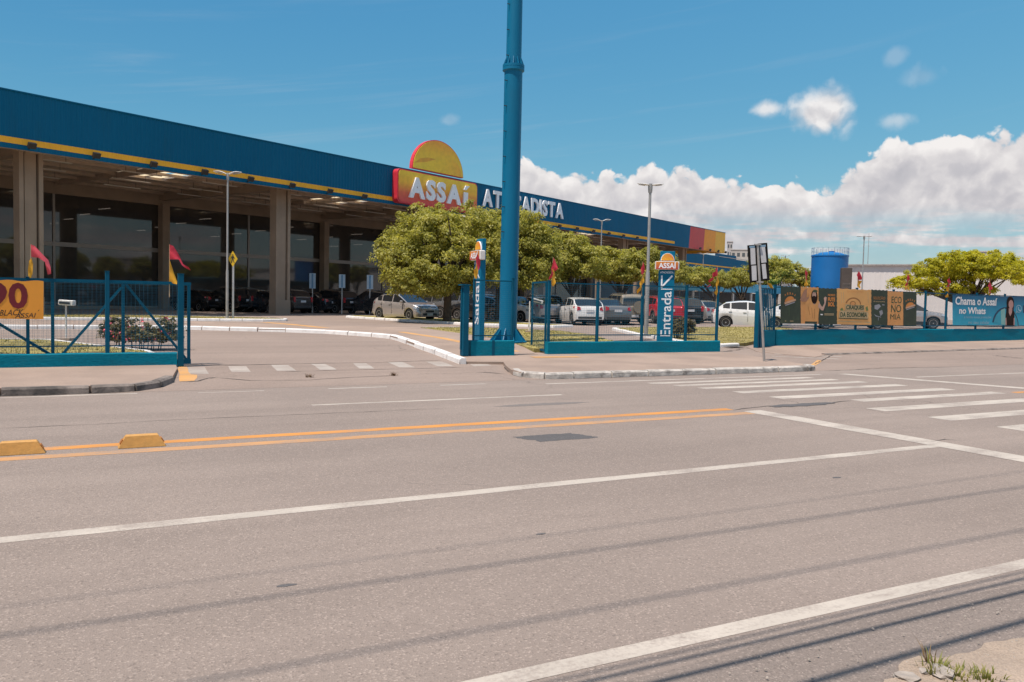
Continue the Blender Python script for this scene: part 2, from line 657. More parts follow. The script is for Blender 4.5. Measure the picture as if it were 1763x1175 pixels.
def paint_mat(name, rgb, under, wear=0.5, lo=0.46, hi=0.62):
    """road paint worn through to the surface below in places"""
    m = bpy.data.materials.new(name)
    m.use_nodes = True
    k = NT(m.node_tree)
    b = k.new('ShaderNodeBsdfPrincipled')
    out = k.new('ShaderNodeOutputMaterial')
    k.t.links.new(b.outputs[0], out.inputs[0])
    vec = k.new('ShaderNodeTexCoord').outputs['Object']
    n1 = k.noise(k.vmath('MULTIPLY', vec, (0.5, 1, 1)), 2.2, 7, 0.7)
    n2 = k.noise(vec, 40, 3, 0.7)
    c = k.mix(k.smooth(k.noise(vec, 1.3, 4, 0.5), 0.3, 0.7), tuple(x * 0.9 for x in rgb), tuple(x * 1.05 for x in rgb))
    wr = k.math('ADD', k.math('MULTIPLY', n1, 0.65), k.math('MULTIPLY', n2, 0.35))
    c = k.mix(k.math('MULTIPLY', k.smooth(wr, lo, hi), wear), c, under)
    scuff = k.noise(k.vmath('MULTIPLY', vec, (0.25, 1.2, 1)), 5.0, 8, 0.75)
    c = k.mix(k.math('MULTIPLY', k.smooth(scuff, 0.56, 0.70), wear), c, under)
    k.put(b.inputs['Base Color'], c)
    b.inputs['Roughness'].default_value = 0.75
    bn = k.new('ShaderNodeBump')
    bn.inputs['Strength'].default_value = 0.35
    bn.inputs['Distance'].default_value = 0.005
    k.put(bn.inputs['Height'], k.noise(vec, 75, 3, 0.7))
    k.t.links.new(bn.outputs[0], b.inputs['Normal'])
    return m


# ------------------------------------------------------------------ lettering
_TC = {}


def glyphs(txt, ext=0.0, bold=0.0):
    """vertices and faces of a piece of lettering (built-in font), x to the right, y up"""
    key = (txt, ext, bold)
    if key not in _TC:
        cu = bpy.data.curves.new('lettering', 'FONT')
        cu.body = txt
        cu.size = 1.0
        cu.extrude = ext
        cu.offset = bold
        cu.resolution_u = 3
        ob = bpy.data.objects.new('lettering', cu)
        COL.objects.link(ob)
        dg = bpy.context.evaluated_depsgraph_get()
        me = bpy.data.meshes.new_from_object(ob.evaluated_get(dg))
        vs = [tuple(v.co) for v in me.vertices]
        fs = [tuple(p.vertices) for p in me.polygons]
        bpy.data.objects.remove(ob)
        bpy.data.curves.remove(cu)
        bpy.data.meshes.remove(me)
        _TC[key] = (vs, fs)
    return _TC[key]


def fit_text(mb, txt, x0, x1, z0, z1, y, ext=0.0, bold=0.0, shear=0.0, rot=0.0):
    """lettering filling the rectangle x0..x1, z0..z1 of the plane y, facing -y"""
    vs, fs = glyphs(txt, 0.0 if ext == 0 else 0.1, bold)
    xs = [v[0] for v in vs]
    ys = [v[1] for v in vs]
    ax, ay = min(xs), min(ys)
    sx, sy = (x1 - x0) / (max(xs) - ax), (z1 - z0) / (max(ys) - ay)
    cx, cz = (x0 + x1) / 2, (z0 + z1) / 2
    o = []
    for v in vs:
        px, pz = x0 + (v[0] - ax) * sx, z0 + (v[1] - ay) * sy
        px += shear * (pz - cz)
        dx, dz = px - cx, pz - cz
        o.append((cx + dx * math.cos(rot) - dz * math.sin(rot), y - v[2] * ext * 10, cz + dx * math.sin(rot) + dz * math.cos(rot)))
    mb.add(o, fs)
    return mb


def letter_row(parent, txt, x0, x1, z0, z1, y, depth, mat, bold=0.03, gap=0.16, slope=0.0, name='letter'):
    """a row of separate solid letters, capitals reaching z0..z1 (z shifts by slope per metre)"""
    av, _ = glyphs('H', 0.1, bold)
    cap0, cap1 = min(v[1] for v in av), max(v[1] for v in av)
    info = []
    for ch in txt:
        vs, fs = glyphs(ch, 0.1, bold)
        info.append((vs, fs, min(v[0] for v in vs), max(v[0] for v in vs)))
    tot = sum(b - a for _, _, a, b in info)
    g = gap * tot / len(txt)
    k = (x1 - x0) / (tot + g * (len(txt) - 1))
    kz = (z1 - z0) / (cap1 - cap0)
    x = x0
    for vs, fs, a, b in info:
        mb = MB()
        mb.add([(x + (v[0] - a) * k, y - depth / 2 - v[2] * depth * 5, z0 + slope * (x - x0) + (v[1] - cap0) * kz) for v in vs], fs)
        mb.build(name, mat, parent)
        x += (b - a + g) * k

ROADC = (0.275, 0.222, 0.192)
LOTC = (0.295, 0.228, 0.192)
M_road = asphalt_mat('road asphalt', ROADC)
M_lot = asphalt_mat('lot asphalt', LOTC, 0.10, 0.7, 0.2)
M_white = paint_mat('white road paint', (0.50, 0.44, 0.38), ROADC, 0.82, 0.44, 0.64)
M_white2 = paint_mat('worn white road paint', (0.43, 0.38, 0.335), LOTC, 0.75, 0.42, 0.62)
M_yel = paint_mat('yellow road paint', (0.60, 0.25, 0.050), ROADC, 0.6, 0.46, 0.64)
M_yel2 = paint_mat('faded yellow road paint', (0.53, 0.275, 0.115), ROADC, 0.75, 0.44, 0.62)
M_tact = paint_mat('tactile path paint', (0.62, 0.32, 0.10), LOTC, 0.6, 0.45, 0.64)
M_pave = pm('pavement concrete', (0.325, 0.240, 0.192), 0.9, var=0.12, vscale=0.7, bump=0.25, bscale=60, dirt=0.45, dirtc=(0.24, 0.18, 0.145), dscale=0.8, fine=0.14, fscale=90)
M_kerbw = pm('whitewashed kerb', (0.50, 0.46, 0.42), 0.9, var=0.2, vscale=5, bump=0.9, bscale=18, dirt=0.95, dirtc=(0.12, 0.10, 0.088), dscale=2.6, fine=0.12)
M_kerbclean = pm('fresh white kerb paint', (0.74, 0.71, 0.69), 0.75, var=0.06, vscale=4, bump=0.3, bscale=25, dirt=0.35, dirtc=(0.33, 0.28, 0.25), dscale=3.0)
M_kerbd = pm('weathered kerb concrete', (0.21, 0.175, 0.155), 0.95, var=0.3, vscale=3, bump=0.6, bscale=22, dirt=0.9, dirtc=(0.055, 0.05, 0.048), dscale=2.2, fine=0.2)
M_kerbblk = pm('black kerb paint', (0.025, 0.025, 0.027), 0.8, var=0.3, vscale=5, dirt=0.5, dirtc=(0.2, 0.17, 0.15), dscale=4)
M_grass = pm('dry lawn', (0.30, 0.245, 0.080), 0.95, var=0.35, vscale=1.6, bump=0.8, bscale=60, dirt=0.45, dirtc=(0.30, 0.22, 0.10), dscale=0.9, fine=0.3, fscale=45)
M_blade = leaf_mat('grass blades', (0.17, 0.15, 0.04), (0.29, 0.245, 0.07), (0.40, 0.32, 0.12), 0.3)
M_weed = leaf_mat('weed blades', (0.13, 0.14, 0.03), (0.24, 0.245, 0.07), (0.40, 0.34, 0.14), 0.35)
M_earth = pm('bare ground', (0.24, 0.18, 0.13), 0.95, var=0.25, vscale=0.05, bump=0.3, bscale=6, fine=0.15, fscale=20)
M_sand = pm('sandy verge', (0.37, 0.285, 0.22), 0.95, var=0.16, vscale=1.6, bump=0.5, bscale=30, dirt=0.35, dirtc=(0.28, 0.225, 0.185), dscale=2.5, fine=0.16, fscale=120)
M_patch = asphalt_mat('patch asphalt', (0.115, 0.108, 0.108), 0.0, 0.0, 0.3)
M_stone = pm('rubble stone', (0.36, 0.31, 0.27), 0.9, var=0.2, vscale=6, bump=0.6, bscale=25)


def clip_band(poly, lo, hi):
    def half(ps, f):
        o = []
        for i in range(len(ps)):
            a, b = ps[i], ps[(i + 1) % len(ps)]
            fa, fb = f(a), f(b)
            if fa >= 0:
                o.append(a)
            if fa * fb < 0:
                t = fa / (fa - fb)
                o.append((a[0] + (b[0] - a[0]) * t, a[1] + (b[1] - a[1]) * t))
        return o
    p = half(poly, lambda q: q[1] - lo)
    return half(p, lambda q: hi - q[1]) if len(p) > 2 else p


def sheet(name, poly, hf, mat, dz=0.0, parent=None, kind='structure', bands=(-1e4, 14.35, 19.5, 23.5, 1e4), skirt=0.0):
    """ground sheet over polygon (x, y) following the height profile hf"""
    bm = bmesh.new()
    for lo, hi in zip(bands, bands[1:]):
        q = clip_band([tuple(p[:2]) for p in poly], lo, hi)
        if len(q) < 3:
            continue
        vs = [bm.verts.new((x, y, hf(min(max(y, lo + 1e-6), hi - 1e-6)) + dz)) for x, y in q]
        try:
            f = bm.faces.new(vs)
        except ValueError:
            continue
        f.normal_update()
        if f.normal.z < 0:
            f.normal_flip()
    bmesh.ops.remove_doubles(bm, verts=bm.verts, dist=1e-4)
    if skirt:
        for e in [e for e in bm.edges if len(e.link_faces) == 1]:
            a, b = e.verts
            q = [bm.verts.new((v.co.x, v.co.y, v.co.z - skirt)) for v in (b, a)]
            bm.faces.new((a, b, q[0], q[1]))
    bmesh.ops.triangulate(bm, faces=bm.faces)
    me = bpy.data.meshes.new(name)
    bm.to_mesh(me)
    bm.free()
    me.materials.append(mat)
    o = link(bpy.data.objects.new(name, me), parent)
    if kind and parent is None:
        o['kind'] = kind
    return o


def resample(pts, step):
    pts = [Vector((p[0], p[1])) for p in pts]
    out = [pts[0]]
    for a, b in zip(pts, pts[1:]):
        n = max(1, round((b - a).length / step))
        out += [a + (b - a) * (i / n) for i in range(1, n + 1)]
    return out


def kerb_run(pts, hf, h, w, L, mat, parent, rng, side=1, dz=0.0, low=0.05, mats=None):
    """row of kerb stones along pts (front edge); each a stone of its own. side=+1: stone body lies left of the direction"""
    pp = resample(pts, L)
    for i, (a, b) in enumerate(zip(pp, pp[1:])):
        d = b - a
        ln = d.length
        d.normalize()
        n = Vector((-d.y, d.x)) * side
        g = 0.006 + rng.random() * 0.018
        j = (rng.random() - 0.5) * 0.026
        zt0, zt1 = hf(a.y) + h + (rng.random() - 0.5) * 0.014 + dz, hf(b.y) + h + (rng.random() - 0.5) * 0.014 + dz
        zb0, zb1 = hf(a.y) - low, hf(b.y) - low
        c = 0.03
        a2, b2 = a + d * g + n * j, b - d * g + n * j
        vs, fs = [], []
        for p, zt, zb in ((a2, zt0, zb0), (b2, zt1, zb1)):
            for off, z in ((-0.02, zb), (-0.006, zt - c), (c, zt), (w, zt), (w, zb)):
                q = p + n * off
                vs.append((q.x, q.y, z))
        fs = [(0, 5, 6, 1), (1, 6, 7, 2), (2, 7, 8, 3), (3, 8, 9, 4), (0, 1, 2, 3, 4), (9, 8, 7, 6, 5)]
        if side < 0:
            fs = [f[::-1] for f in fs]
        m = mats[i % len(mats)] if mats else mat
        MB().add(vs, fs).build('kerb_stone', m, parent, fix=True)


RNG = random.Random(7)

# ------------------------------------------------------------------ ground, road, lot
g = MB().quad((-3000, -3000, -0.06), (3000, -3000, -0.06), (3000, 3000, -0.06), (-3000, 3000, -0.06)).build('ground', M_earth)
struct(g)
road = sheet('road', [(-300, 1.2), (400, 1.2), (400, 14.4), (-300, 14.4)], h_road, M_road)
lot = sheet('parking_lot', [(-90, 14.4), (150, 14.4), (150, 120), (-90, 120)], h_lot, M_lot)
far_side = sheet('far_pavement', [(-300, -6), (400, -6), (400, 1.2), (-300, 1.2)], h_road, M_sand, -0.004)


def strip(name, poly, mat, parent, hf=h_road, dz=0.0016, jit=0.014, step=0.35):
    """painted marking: slightly ragged edge"""
    pts = []
    n = len(poly)
    for i in range(n):
        a, b = Vector(poly[i][:2]), Vector(poly[(i + 1) % n][:2])
        m = max(1, int((b - a).length / step))
        m = min(m, 90)
        for q in range(m):
            p = a + (b - a) * (q / m)
            pts.append((p.x + (RNG.random() - 0.5) * jit, p.y + (RNG.random() - 0.5) * jit))
    return sheet(name, pts, hf, mat, dz, parent)


def xline(name, x0, x1, y, w, mat, parent=None, dz=0.0016):
    return strip(name, [(x0, y - w / 2), (x1, y - w / 2), (x1, y + w / 2), (x0, y + w / 2)], mat, parent or road, dz=dz)


xline('edge_line', -60, 120, 3.06, 0.12, M_white)
xline('lane_line', -40, 9.0, 6.19, 0.15, M_white)
xline('yellow_line', -40, 8.95, 9.12, 0.19, M_yel2)
xline('yellow_line', -40, 8.95, 9.57, 0.19, M_yel)
xline('yellow_line', 16.2, 120, 9.57, 0.15, M_yel)
xline('lane_dash', 3.2, 7.45, 12.0, 0.11, M_white)
xline('lane_dash', -6.5, -2.5, 12.0, 0.11, M_white)
xline('edge_dash', 1.92, 2.95, 14.02, 0.10, M_white2)
xline('edge_dash', 4.02, 5.07, 14.0, 0.10, M_white2)
xline('edge_dash', 6.07, 7.0, 13.96, 0.10, M_white2)
xline('edge_line', -14, 1.05, 14.22, 0.10, M_white)
xline('edge_line', 8.1, 15.5, 13.62, 0.10, M_white)
xline('edge_line', 17.3, 60, 12.46, 0.11, M_white)
xline('lane_line', 17.0, 60, 6.3, 0.14, M_white)
strip('stop_line', [(8.95, 3.15), (9.32, 3.15), (9.32, 9.3), (8.95, 9.3)], M_white, road, dz=0.0032)
strip('stop_line', [(16.0, 13.6), (16.3, 13.6), (17.6, 9.7), (17.25, 9.7)], M_white, road)
for y, w, x0, x1 in ((13.1, 0.24, 10.15, 14.6), (12.6, 0.24, 10.4, 14.8), (12.05, 0.27, 10.55, 15.0), (11.32, 0.29, 10.75, 15.25), (10.45, 0.33, 10.8, 15.5), (9.68, 0.30, 11.9, 15.9), (8.72, 0.36, 11.15, 15.6), (7.68, 0.38, 11.2, 15.6), (6.68, 0.38, 11.25, 15.6), (5.68, 0.38, 11.25, 15.6), (4.68, 0.38, 11.25, 15.6), (3.7, 0.38, 11.25, 15.6)):
    xline('crossing_stripe', x0, x1, y, w, M_white)
# repaired patch with a feathered outline
pp = []
for i in range(40):
    t = 2 * math.pi * i / 40
    cx_, sx_ = math.cos(t), math.sin(t)
    rr = 1 / max(abs(cx_), abs(sx_)) ** 0.75 * (0.94 + 0.12 * RNG.random())
    pp.append((5.1 + 0.42 * cx_ * rr - 0.10 * sx_, 8.31 + 0.21 * sx_ * rr))
strip('asphalt_patch', pp, M_patch, road, jit=0.03, step=0.06)
pp = [(9.5 + 0.75 * math.cos(t * .2) * (0.9 + .2 * RNG.random()), 9.55 + 0.14 * math.sin(t * .2) * (0.8 + .4 * RNG.random())) for t in range(31)]
strip('asphalt_patch', [(x + 1.0, y + 0.02) for x, y in pp], M_patch, road, jit=0.05, step=0.08, dz=0.006)
pp = [(6.5 + 0.8 * math.cos(t * .2) * (0.9 + .2 * RNG.random()), 11.0 + 0.12 * math.sin(t * .2)) for t in range(31)]
strip('asphalt_patch', pp, asphalt_mat('old patch asphalt', (0.185, 0.162, 0.150), 0, 0, 0.3), road, jit=0.02, step=0.08)
for x, y, r in ((1.1, 4.6, .028), (6.4, 5.4, .03), (2.9, 4.9, .02)):
    strip('asphalt_patch', [(x + r * 2.2 * math.cos(t) * (0.5 + .7 * RNG.random()), y + r * math.sin(t) * (0.7 + .5 * RNG.random())) for t in [i * .7 for i in range(9)]], M_patch, road, jit=0.0)

# roadside verge at the near corner: sandy concrete edge
M_should = asphalt_mat('broken shoulder asphalt', (0.235, 0.192, 0.168), 0.25, 0.8, 0.45)
shoulder = sheet('road_shoulder', [(-40, 1.0)] + [(x, 2.86 + 0.04 * math.sin(x * 2.1) + 0.03 * RNG.random()) for x in [i * 0.25 - 6 for i in range(66)]] + [(60, 2.9), (60, 1.0)], h_road, M_should, 0.0012)
vp = [(-40, 0.4)] + [(x, 2.36 + 0.06 * math.sin(x * 1.3) + 0.05 * math.sin(x * 3.7 + 1) + 0.035 * math.sin(x * 11 + 2) * math.sin(x * 2.3) + 0.05 * RNG.random() + 0.004 * x) for x in [i * 0.06 - 6 for i in range(270)]] + [(60, 2.4), (60, 0.4)]
verge = sheet('verge', vp, h_road, M_sand, 0.012)

# driveway mouth zebra blocks, yellow corner and tactile path
for q in ([(320, 633), (352, 633), (359, 644), (325, 644)], [(392, 631), (424, 631), (433, 641), (398, 641)], [(466, 629), (495, 629), (510, 639), (478, 639)], [(536, 627), (560, 627), (581, 637), (550, 637)],
          [(608, 626), (630, 626), (645, 635), (620, 635)], [(668, 624), (695, 624), (715, 633), (687, 633)], [(733, 623), (760, 623), (782, 631), (753, 631)], [(795, 620), (820, 620), (846, 630), (815, 631)]):
    strip('crossing_block', [G(x, y, h_lot) for x, y in q], M_white2, lot, h_lot, jit=0.03)
strip('yellow_corner', [G(x, y, h_lot) for x, y in ((307, 632), (322, 632), (327, 645), (340, 646), (335, 656), (308, 657))], M_tact, lot, h_lot, jit=0.04, dz=0.003)
# cracks and joints across the driveway mouth
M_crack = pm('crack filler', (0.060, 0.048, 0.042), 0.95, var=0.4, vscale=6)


def crack(pts, w, parent, hf, dz=0.005):
    q = []
    for a, b in zip(pts, pts[1:]):
        n = max(2, int(((b[0] - a[0]) ** 2 + (b[1] - a[1]) ** 2) ** 0.5 / 0.25))
        q += [(a[0] + (b[0] - a[0]) * i / n + (RNG.random() - 0.5) * 0.05, a[1] + (b[1] - a[1]) * i / n + (RNG.random() - 0.5) * 0.06) for i in range(n)]
    q.append(tuple(pts[-1][:2]))
    le, ri = [], []
    for i, p in enumerate(q):
        d = Vector((q[min(i + 1, len(q) - 1)][0] - q[max(i - 1, 0)][0], q[min(i + 1, len(q) - 1)][1] - q[max(i - 1, 0)][1])).normalized()
        ww = w * (0.25 + 0.9 * RNG.random()) * (1 if 0 < i < len(q) - 1 else 0.1)
        le.append((p[0] - d.y * ww / 2, p[1] + d.x * ww / 2))
        ri.append((p[0] + d.y * ww / 2, p[1] - d.x * ww / 2))
    vs = [(x, y, hf(y) + dz) for x, y in le + ri]
    n = len(le)
    MB().add(vs, [(i, n + i, n + i + 1, i + 1) for i in range(n - 1)]).build('crack', M_crack, parent)


GL = lambda *ps: [tuple(G(x, y, h_lot)[:2]) for x, y in ps]
crack(GL((326, 629), (345, 627), (353, 629.5), (420, 629), (540, 626), (640, 625), (760, 621)), 0.05, lot, h_lot)
crack(GL((309, 658.5), (340, 656.5), (358, 652), (372, 650.5)), 0.05, lot, h_lot)
crack(GL((372, 650.5), (430, 656), (530, 655), (610, 650), (690, 646.5)), 0.028, lot, h_lot)
crack(GL((480, 641), (560, 638.5), (680, 636), (800, 633)), 0.025, lot, h_lot)
crack(GL((820, 641), (850, 642.5), (872, 645)), 0.04, lot, h_lot)
crack(GL((1250, 606), (1290, 600)), 0.05, lot, h_lot, 0.03)
crack(GL((1400, 628), (1425, 616), (1440, 609)), 0.045, lot, h_lot)
crack(GL((1420, 640), (1520, 634), (1640, 633)), 0.03, lot, h_lot)
crack([(8.9, 9.45), (9.8, 9.62), (10.6, 9.55), (11.8, 9.70)], 0.05, road, h_road, 0.003)
crack([(9.2, 6.4), (9.55, 6.45), (9.6, 6.3)], 0.02, road, h_road, 0.004)
crack([(-8, 11.2), (-3, 11.05), (2, 11.15), (5, 11.05)], 0.016, road, h_road, 0.003)

# ------------------------------------------------------------------ pavements and kerbs
kl = [(-16, 14.42), (-0.8, 14.42), (0.4, 14.40), (1.05, 14.48), (1.45, 14.85), (1.72, 15.5)]
pav_l = sheet('pavement_left', [(x, y + 0.1) for x, y in kl[:-1]] + [(1.70, 15.5), (1.95, 17.0), (2.05, 18.2), (-16, 18.2)], h_pav, M_pave, 0.0, skirt=0.25)
kerb_run(kl, h_lot, 0.115, 0.14, 0.95, M_kerbd, pav_l, RNG, 1, mats=[M_kerbd, M_kerbd, M_kerbd])
km = [(8.95, 16.9), (8.55, 16.0), (8.25, 15.2), (8.22, 14.75), (8.55, 14.42), (9.2, 14.38), (13.0, 14.38), (15.9, 14.38), (16.3, 14.52), (16.42, 14.85)]
pav_m = sheet('pavement_middle', [(x, y + 0.08) for x, y in km] + [(16.9, 17.0), (17.3, 19.2), (17.25, 19.3), (10.2, 19.3), (10.2, 18.75), (8.75, 18.75), (8.0, 17.3)], h_pav, M_pave, 0.0, skirt=0.25)
kerb_run(km[::-1], h_road, 0.125, 0.16, 0.92, M_kerbw, pav_m, RNG, -1)
pav_r = sheet('pavement_right', [(19.2, 17.1), (20.6, 17.8), (60, 20.5), (60, 24.6), (21.4, 21.2), (19.6, 20.3), (18.6, 18.8)], h_lot, M_pave, 0.012, skirt=0.05)
kerb_run([(20.2, 17.62), (60, 20.45)], h_lot, 0.045, 0.14, 1.0, M_kerbd, pav_r, RNG, 1)
# inner walk beside the driveway
wk = [G(x, y, h_isl) for x, y in ((-600, 553), (0, 561), (300, 562), (492, 567), (560, 569.4), (640, 574.5), (672, 577.8), (700, 586), (730, 596.7), (795, 614.0))]
wk[-1] = Vector((7.95, 17.2, 0))
wkb = [(8.75, 18.75), (10.9, 18.75), (11.4, 20.5), (12.0, 24.4), (12.6, 30.9), (9.0, 33.0), (4.5, 37.0), (-30, 36.5)]


def h_walk(y):
    return max(interp(y, H_PAV), 0) + (0.09 if y > 21 else 0.0 + 0.09 * max(0, (y - 18.7) / 2.3))


walk = sheet('inner_walk', [tuple(p[:2]) for p in wk] + wkb, h_walk, M_pave, 0.004, bands=(-1e4, 18.7, 19.5, 21, 23.5, 1e4), skirt=0.25)
kerb_run([p[:2] for p in wk[::-1]], h_lot, 0.135, 0.15, 1.15, M_kerbclean, walk, RNG, -1, low=0.03)


def ribbon(name, pts, w, mat, parent, hf, dz):
    n = len(pts)
    le, ri = [], []
    for i, p in enumerate(pts):
        d = (Vector(pts[min(i + 1, n - 1)][:2]) - Vector(pts[max(i - 1, 0)][:2])).normalized()
        nn = Vector((-d.y, d.x)) * (w / 2)
        le.append((p[0] + nn.x, p[1] + nn.y))
        ri.append((p[0] - nn.x, p[1] - nn.y))
    return strip(name, le + ri[::-1], mat, parent, hf, dz, 0.02, 0.5)


tp = [G(x, y, h_isl) for x, y in ((455, 555), (500, 558.5), (560, 564.5))]
ribbon('tactile_path', tp, 0.45, M_tact, walk, h_walk, 0.006)
tp = [G(x, y, h_isl) for x, y in ((690, 571.5), (740, 579), (800, 590))]
ribbon('tactile_path', [tuple(p[:2]) for p in tp] + [(10.6, 19.4)], 0.30, M_tact, walk, h_walk, 0.006)
ribbon('tactile_path', [(10.3, 18.0), (11.6, 17.9)], 0.35, M_tact, pav_m, h_pav, 0.006)
for a, b in (((18.0, 17.6), (19.6, 16.6)), ((18.7, 18.2), (20.3, 17.1)), ((19.3, 18.9), (21.0, 17.7)), ((19.9, 19.4), (21.9, 18.1))):
    ribbon('crossing_stripe', [a, b], 0.16, M_white2, lot, h_lot, 0.003)
ribbon('yellow_line', [(18.6, 16.4), (17.2, 15.4)], 0.14, M_tact, lot, h_lot, 0.004)

# grass islands with their kerbs
def island(name, poly, kerbpts, mat_k, side, L=1.1):
    o = sheet(name, poly, h_isl, M_grass, 0.0, skirt=0.25)
    if kerbpts:
        kerb_run(kerbpts, h_lot, 0.12, 0.14, L, mat_k, o, RNG, side, low=0.03)
    return o


gi_lamp = [(-30, 41.5), (-2, 41.0), (4.5, 40.6), (8.3, 40.3), (9.3, 40.6), (9.6, 41.3), (9.0, 42.6), (4, 45.0), (-30, 45.5)]
island('grass_island_lamp', gi_lamp, [(-30, 41.3), (-2, 40.8), (4.5, 40.4), (8.4, 40.1), (9.5, 40.5), (9.8, 41.4), (9.1, 42.8), (4, 45.2)], M_kerbclean, 1)
gi_pole = [(11.2, 19.5), (12.05, 24.3), (12.5, 30.8), (13.0, 31.2), (15.2, 31.3), (17.3, 28.2), (16.7, 25.0), (15.6, 22.4), (14.6, 19.4)]
island('grass_island_pole', gi_pole, [(12.6, 30.9), (13.0, 31.4), (15.3, 31.5), (17.5, 28.2), (16.9, 24.9), (15.8, 22.3), (14.8, 19.4)][:3], M_kerbclean, -1)
gi_ent = [(17.9, 21.0), (18.5, 22.9), (19.6, 26.1), (22.0, 31.0), (23.6, 32.0), (33.5, 33.0), (32.6, 30.5), (24.0, 23.3), (19.8, 20.6), (18.6, 20.4)]
island('grass_island_entrance', gi_ent, [(23.6, 32.2), (21.9, 31.1), (19.5, 26.1), (18.4, 22.9), (17.75, 21.0), (18.5, 20.3), (19.5, 20.5)], M_kerbclean, 1)
gi_left = [(-20, 18.2), (1.9, 18.2), (1.7, 20.0), (-0.2, 23.2), (-4.4, 24.6), (-20, 24.9)]
island('grass_strip_fence', gi_left, [(1.95, 18.4), (1.75, 20.0), (-0.2, 23.3), (-4.4, 24.7), (-20, 25.0)], M_kerbclean, 1)
gi_bed = [(14.7, 47.0), (16.0, 41.0), (17.6, 35.8), (20.4, 33.9), (21.6, 34.3), (21.0, 36.8), (20.3, 40.5), (17.8, 46.8), (15.5, 48.6)]
island('tree_bed', gi_bed, [(15.4, 48.8), (14.5, 47.1), (15.85, 41.0), (17.45, 35.7), (20.4, 33.7), (21.8, 34.2), (21.2, 36.8), (20.5, 40.6)], M_kerbclean, 1)
for pts in ([(x, y - 0.035) for x, y in km[4:]], [(x, y - 0.03) for x, y in kl[:4]]):  # dark strips along the kerb feet: gutter dirt plus painted contact shade
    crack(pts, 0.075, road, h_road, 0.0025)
crack([(x - 0.02, y) for x, y in km[:4]], 0.05, lot, h_lot, 0.003)  # same painted dirt-and-shade strip where the kerb turns into the driveway
ribbon('kerb_black', [(18.6, 20.1), (19.4, 20.3)], 0.3, M_kerbblk, lot, h_lot, 0.05)


def grass_stuff(name, label, polys, n, hgt, mat, seed, hf):
    rs = np.random.RandomState(seed)
    vs = []
    cnt = 0
    for poly in polys:
        P = np.array([p[:2] for p in poly])
        lo, hi = P.min(0), P.max(0)
        lo = np.maximum(lo, [-6, 0])
        q = rs.rand(n * 3, 2) * (hi - lo) + lo
        ins = np.zeros(len(q), bool)
        j = len(P) - 1
        for i in range(len(P)):
            c = ((P[i, 1] > q[:, 1]) != (P[j, 1] > q[:, 1])) & (q[:, 0] < (P[j, 0] - P[i, 0]) * (q[:, 1] - P[i, 1]) / (P[j, 1] - P[i, 1] + 1e-9) + P[i, 0])
            ins ^= c
            j = i
        q = q[ins][:n]
        for x, y in q:
            z = hf(y)
            a = rs.rand() * 6.28
            h = hgt * (0.5 + rs.rand())
            w = 0.012 + 0.012 * rs.rand()
            lx, ly = (rs.rand(2) - 0.5) * h * 1.3
            dx, dy = math.cos(a) * w, math.sin(a) * w
            vs += [(x - dx, y - dy, z - 0.01), (x + dx, y + dy, z - 0.01), (x + lx, y + ly, z + h)]
    fs = [(i, i + 1, i + 2) for i in range(0, len(vs), 3)]
    o = MB().add(vs, fs).build(name, mat)
    return tag(o, label, 'grass', kind='stuff')


grass_stuff('grass', 'short dry grass on the lawn islands behind the fence', [gi_lamp, gi_pole, gi_ent, gi_left], 5200, 0.030, M_blade, 3, h_isl)

# ------------------------------------------------------------------ store building
BA = 25.96
BP0 = (8.0, 49.2)
M_blue = pm('fascia blue paint', (0.002, 0.118, 0.235), 0.45, var=0.05, vscale=0.4, spec=0.12, dirt=0.35, dirtc=(0.012, 0.085, 0.145), dscale=0.8, stretch=(1, 1, 0.12))
M_bstripe = pm('fascia yellow paint', (0.95, 0.47, 0.045), 0.45, spec=0.15, var=0.05, vscale=0.6, dirt=0.08, dirtc=(0.5, 0.27, 0.06), dscale=1.5)
M_bred = pm('fascia red paint', (0.62, 0.075, 0.075), 0.45, var=0.05)
M_bora = pm('fascia orange paint', (0.95, 0.36, 0.035), 0.45, var=0.05)
M_byel = pm('fascia golden paint', (0.96, 0.52, 0.06), 0.45, var=0.05)
M_conc = pm('precast concrete', (0.34, 0.255, 0.19), 0.85, var=0.10, vscale=0.8, bump=0.15, bscale=30, dirt=0.3, dirtc=(0.22, 0.18, 0.15), dscale=0.6)
M_deck = pm('galvanised roof deck', (0.62, 0.50, 0.40), 0.5, 0.0, var=0.12, vscale=0.6)
M_steel = pm('painted purlin', (0.42, 0.32, 0.25), 0.6, var=0.1)
M_frame = pm('mullion aluminium', (0.34, 0.31, 0.29), 0.45, 0.3, var=0.06)
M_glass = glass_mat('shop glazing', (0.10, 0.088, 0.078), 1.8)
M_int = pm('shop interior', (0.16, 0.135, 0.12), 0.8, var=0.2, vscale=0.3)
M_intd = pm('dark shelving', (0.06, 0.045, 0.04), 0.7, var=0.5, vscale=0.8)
M_tube = pm('lamp tube white', (0.55, 0.51, 0.47), 0.4, var=0.03)
M_tubelit = pm('lit shop lamp', (0.8, 0.8, 0.8), 0.4, var=0.02, emit=(1.0, 0.96, 0.9), estr=1.2)
M_black = pm('black fitting', (0.018, 0.018, 0.020), 0.5, var=0.2)
M_lit = pm('sign letter white', (0.90, 0.90, 0.93), 0.4, var=0.04)
M_sgred = pm('sign edge red', (0.62, 0.035, 0.055), 0.4, var=0.05)


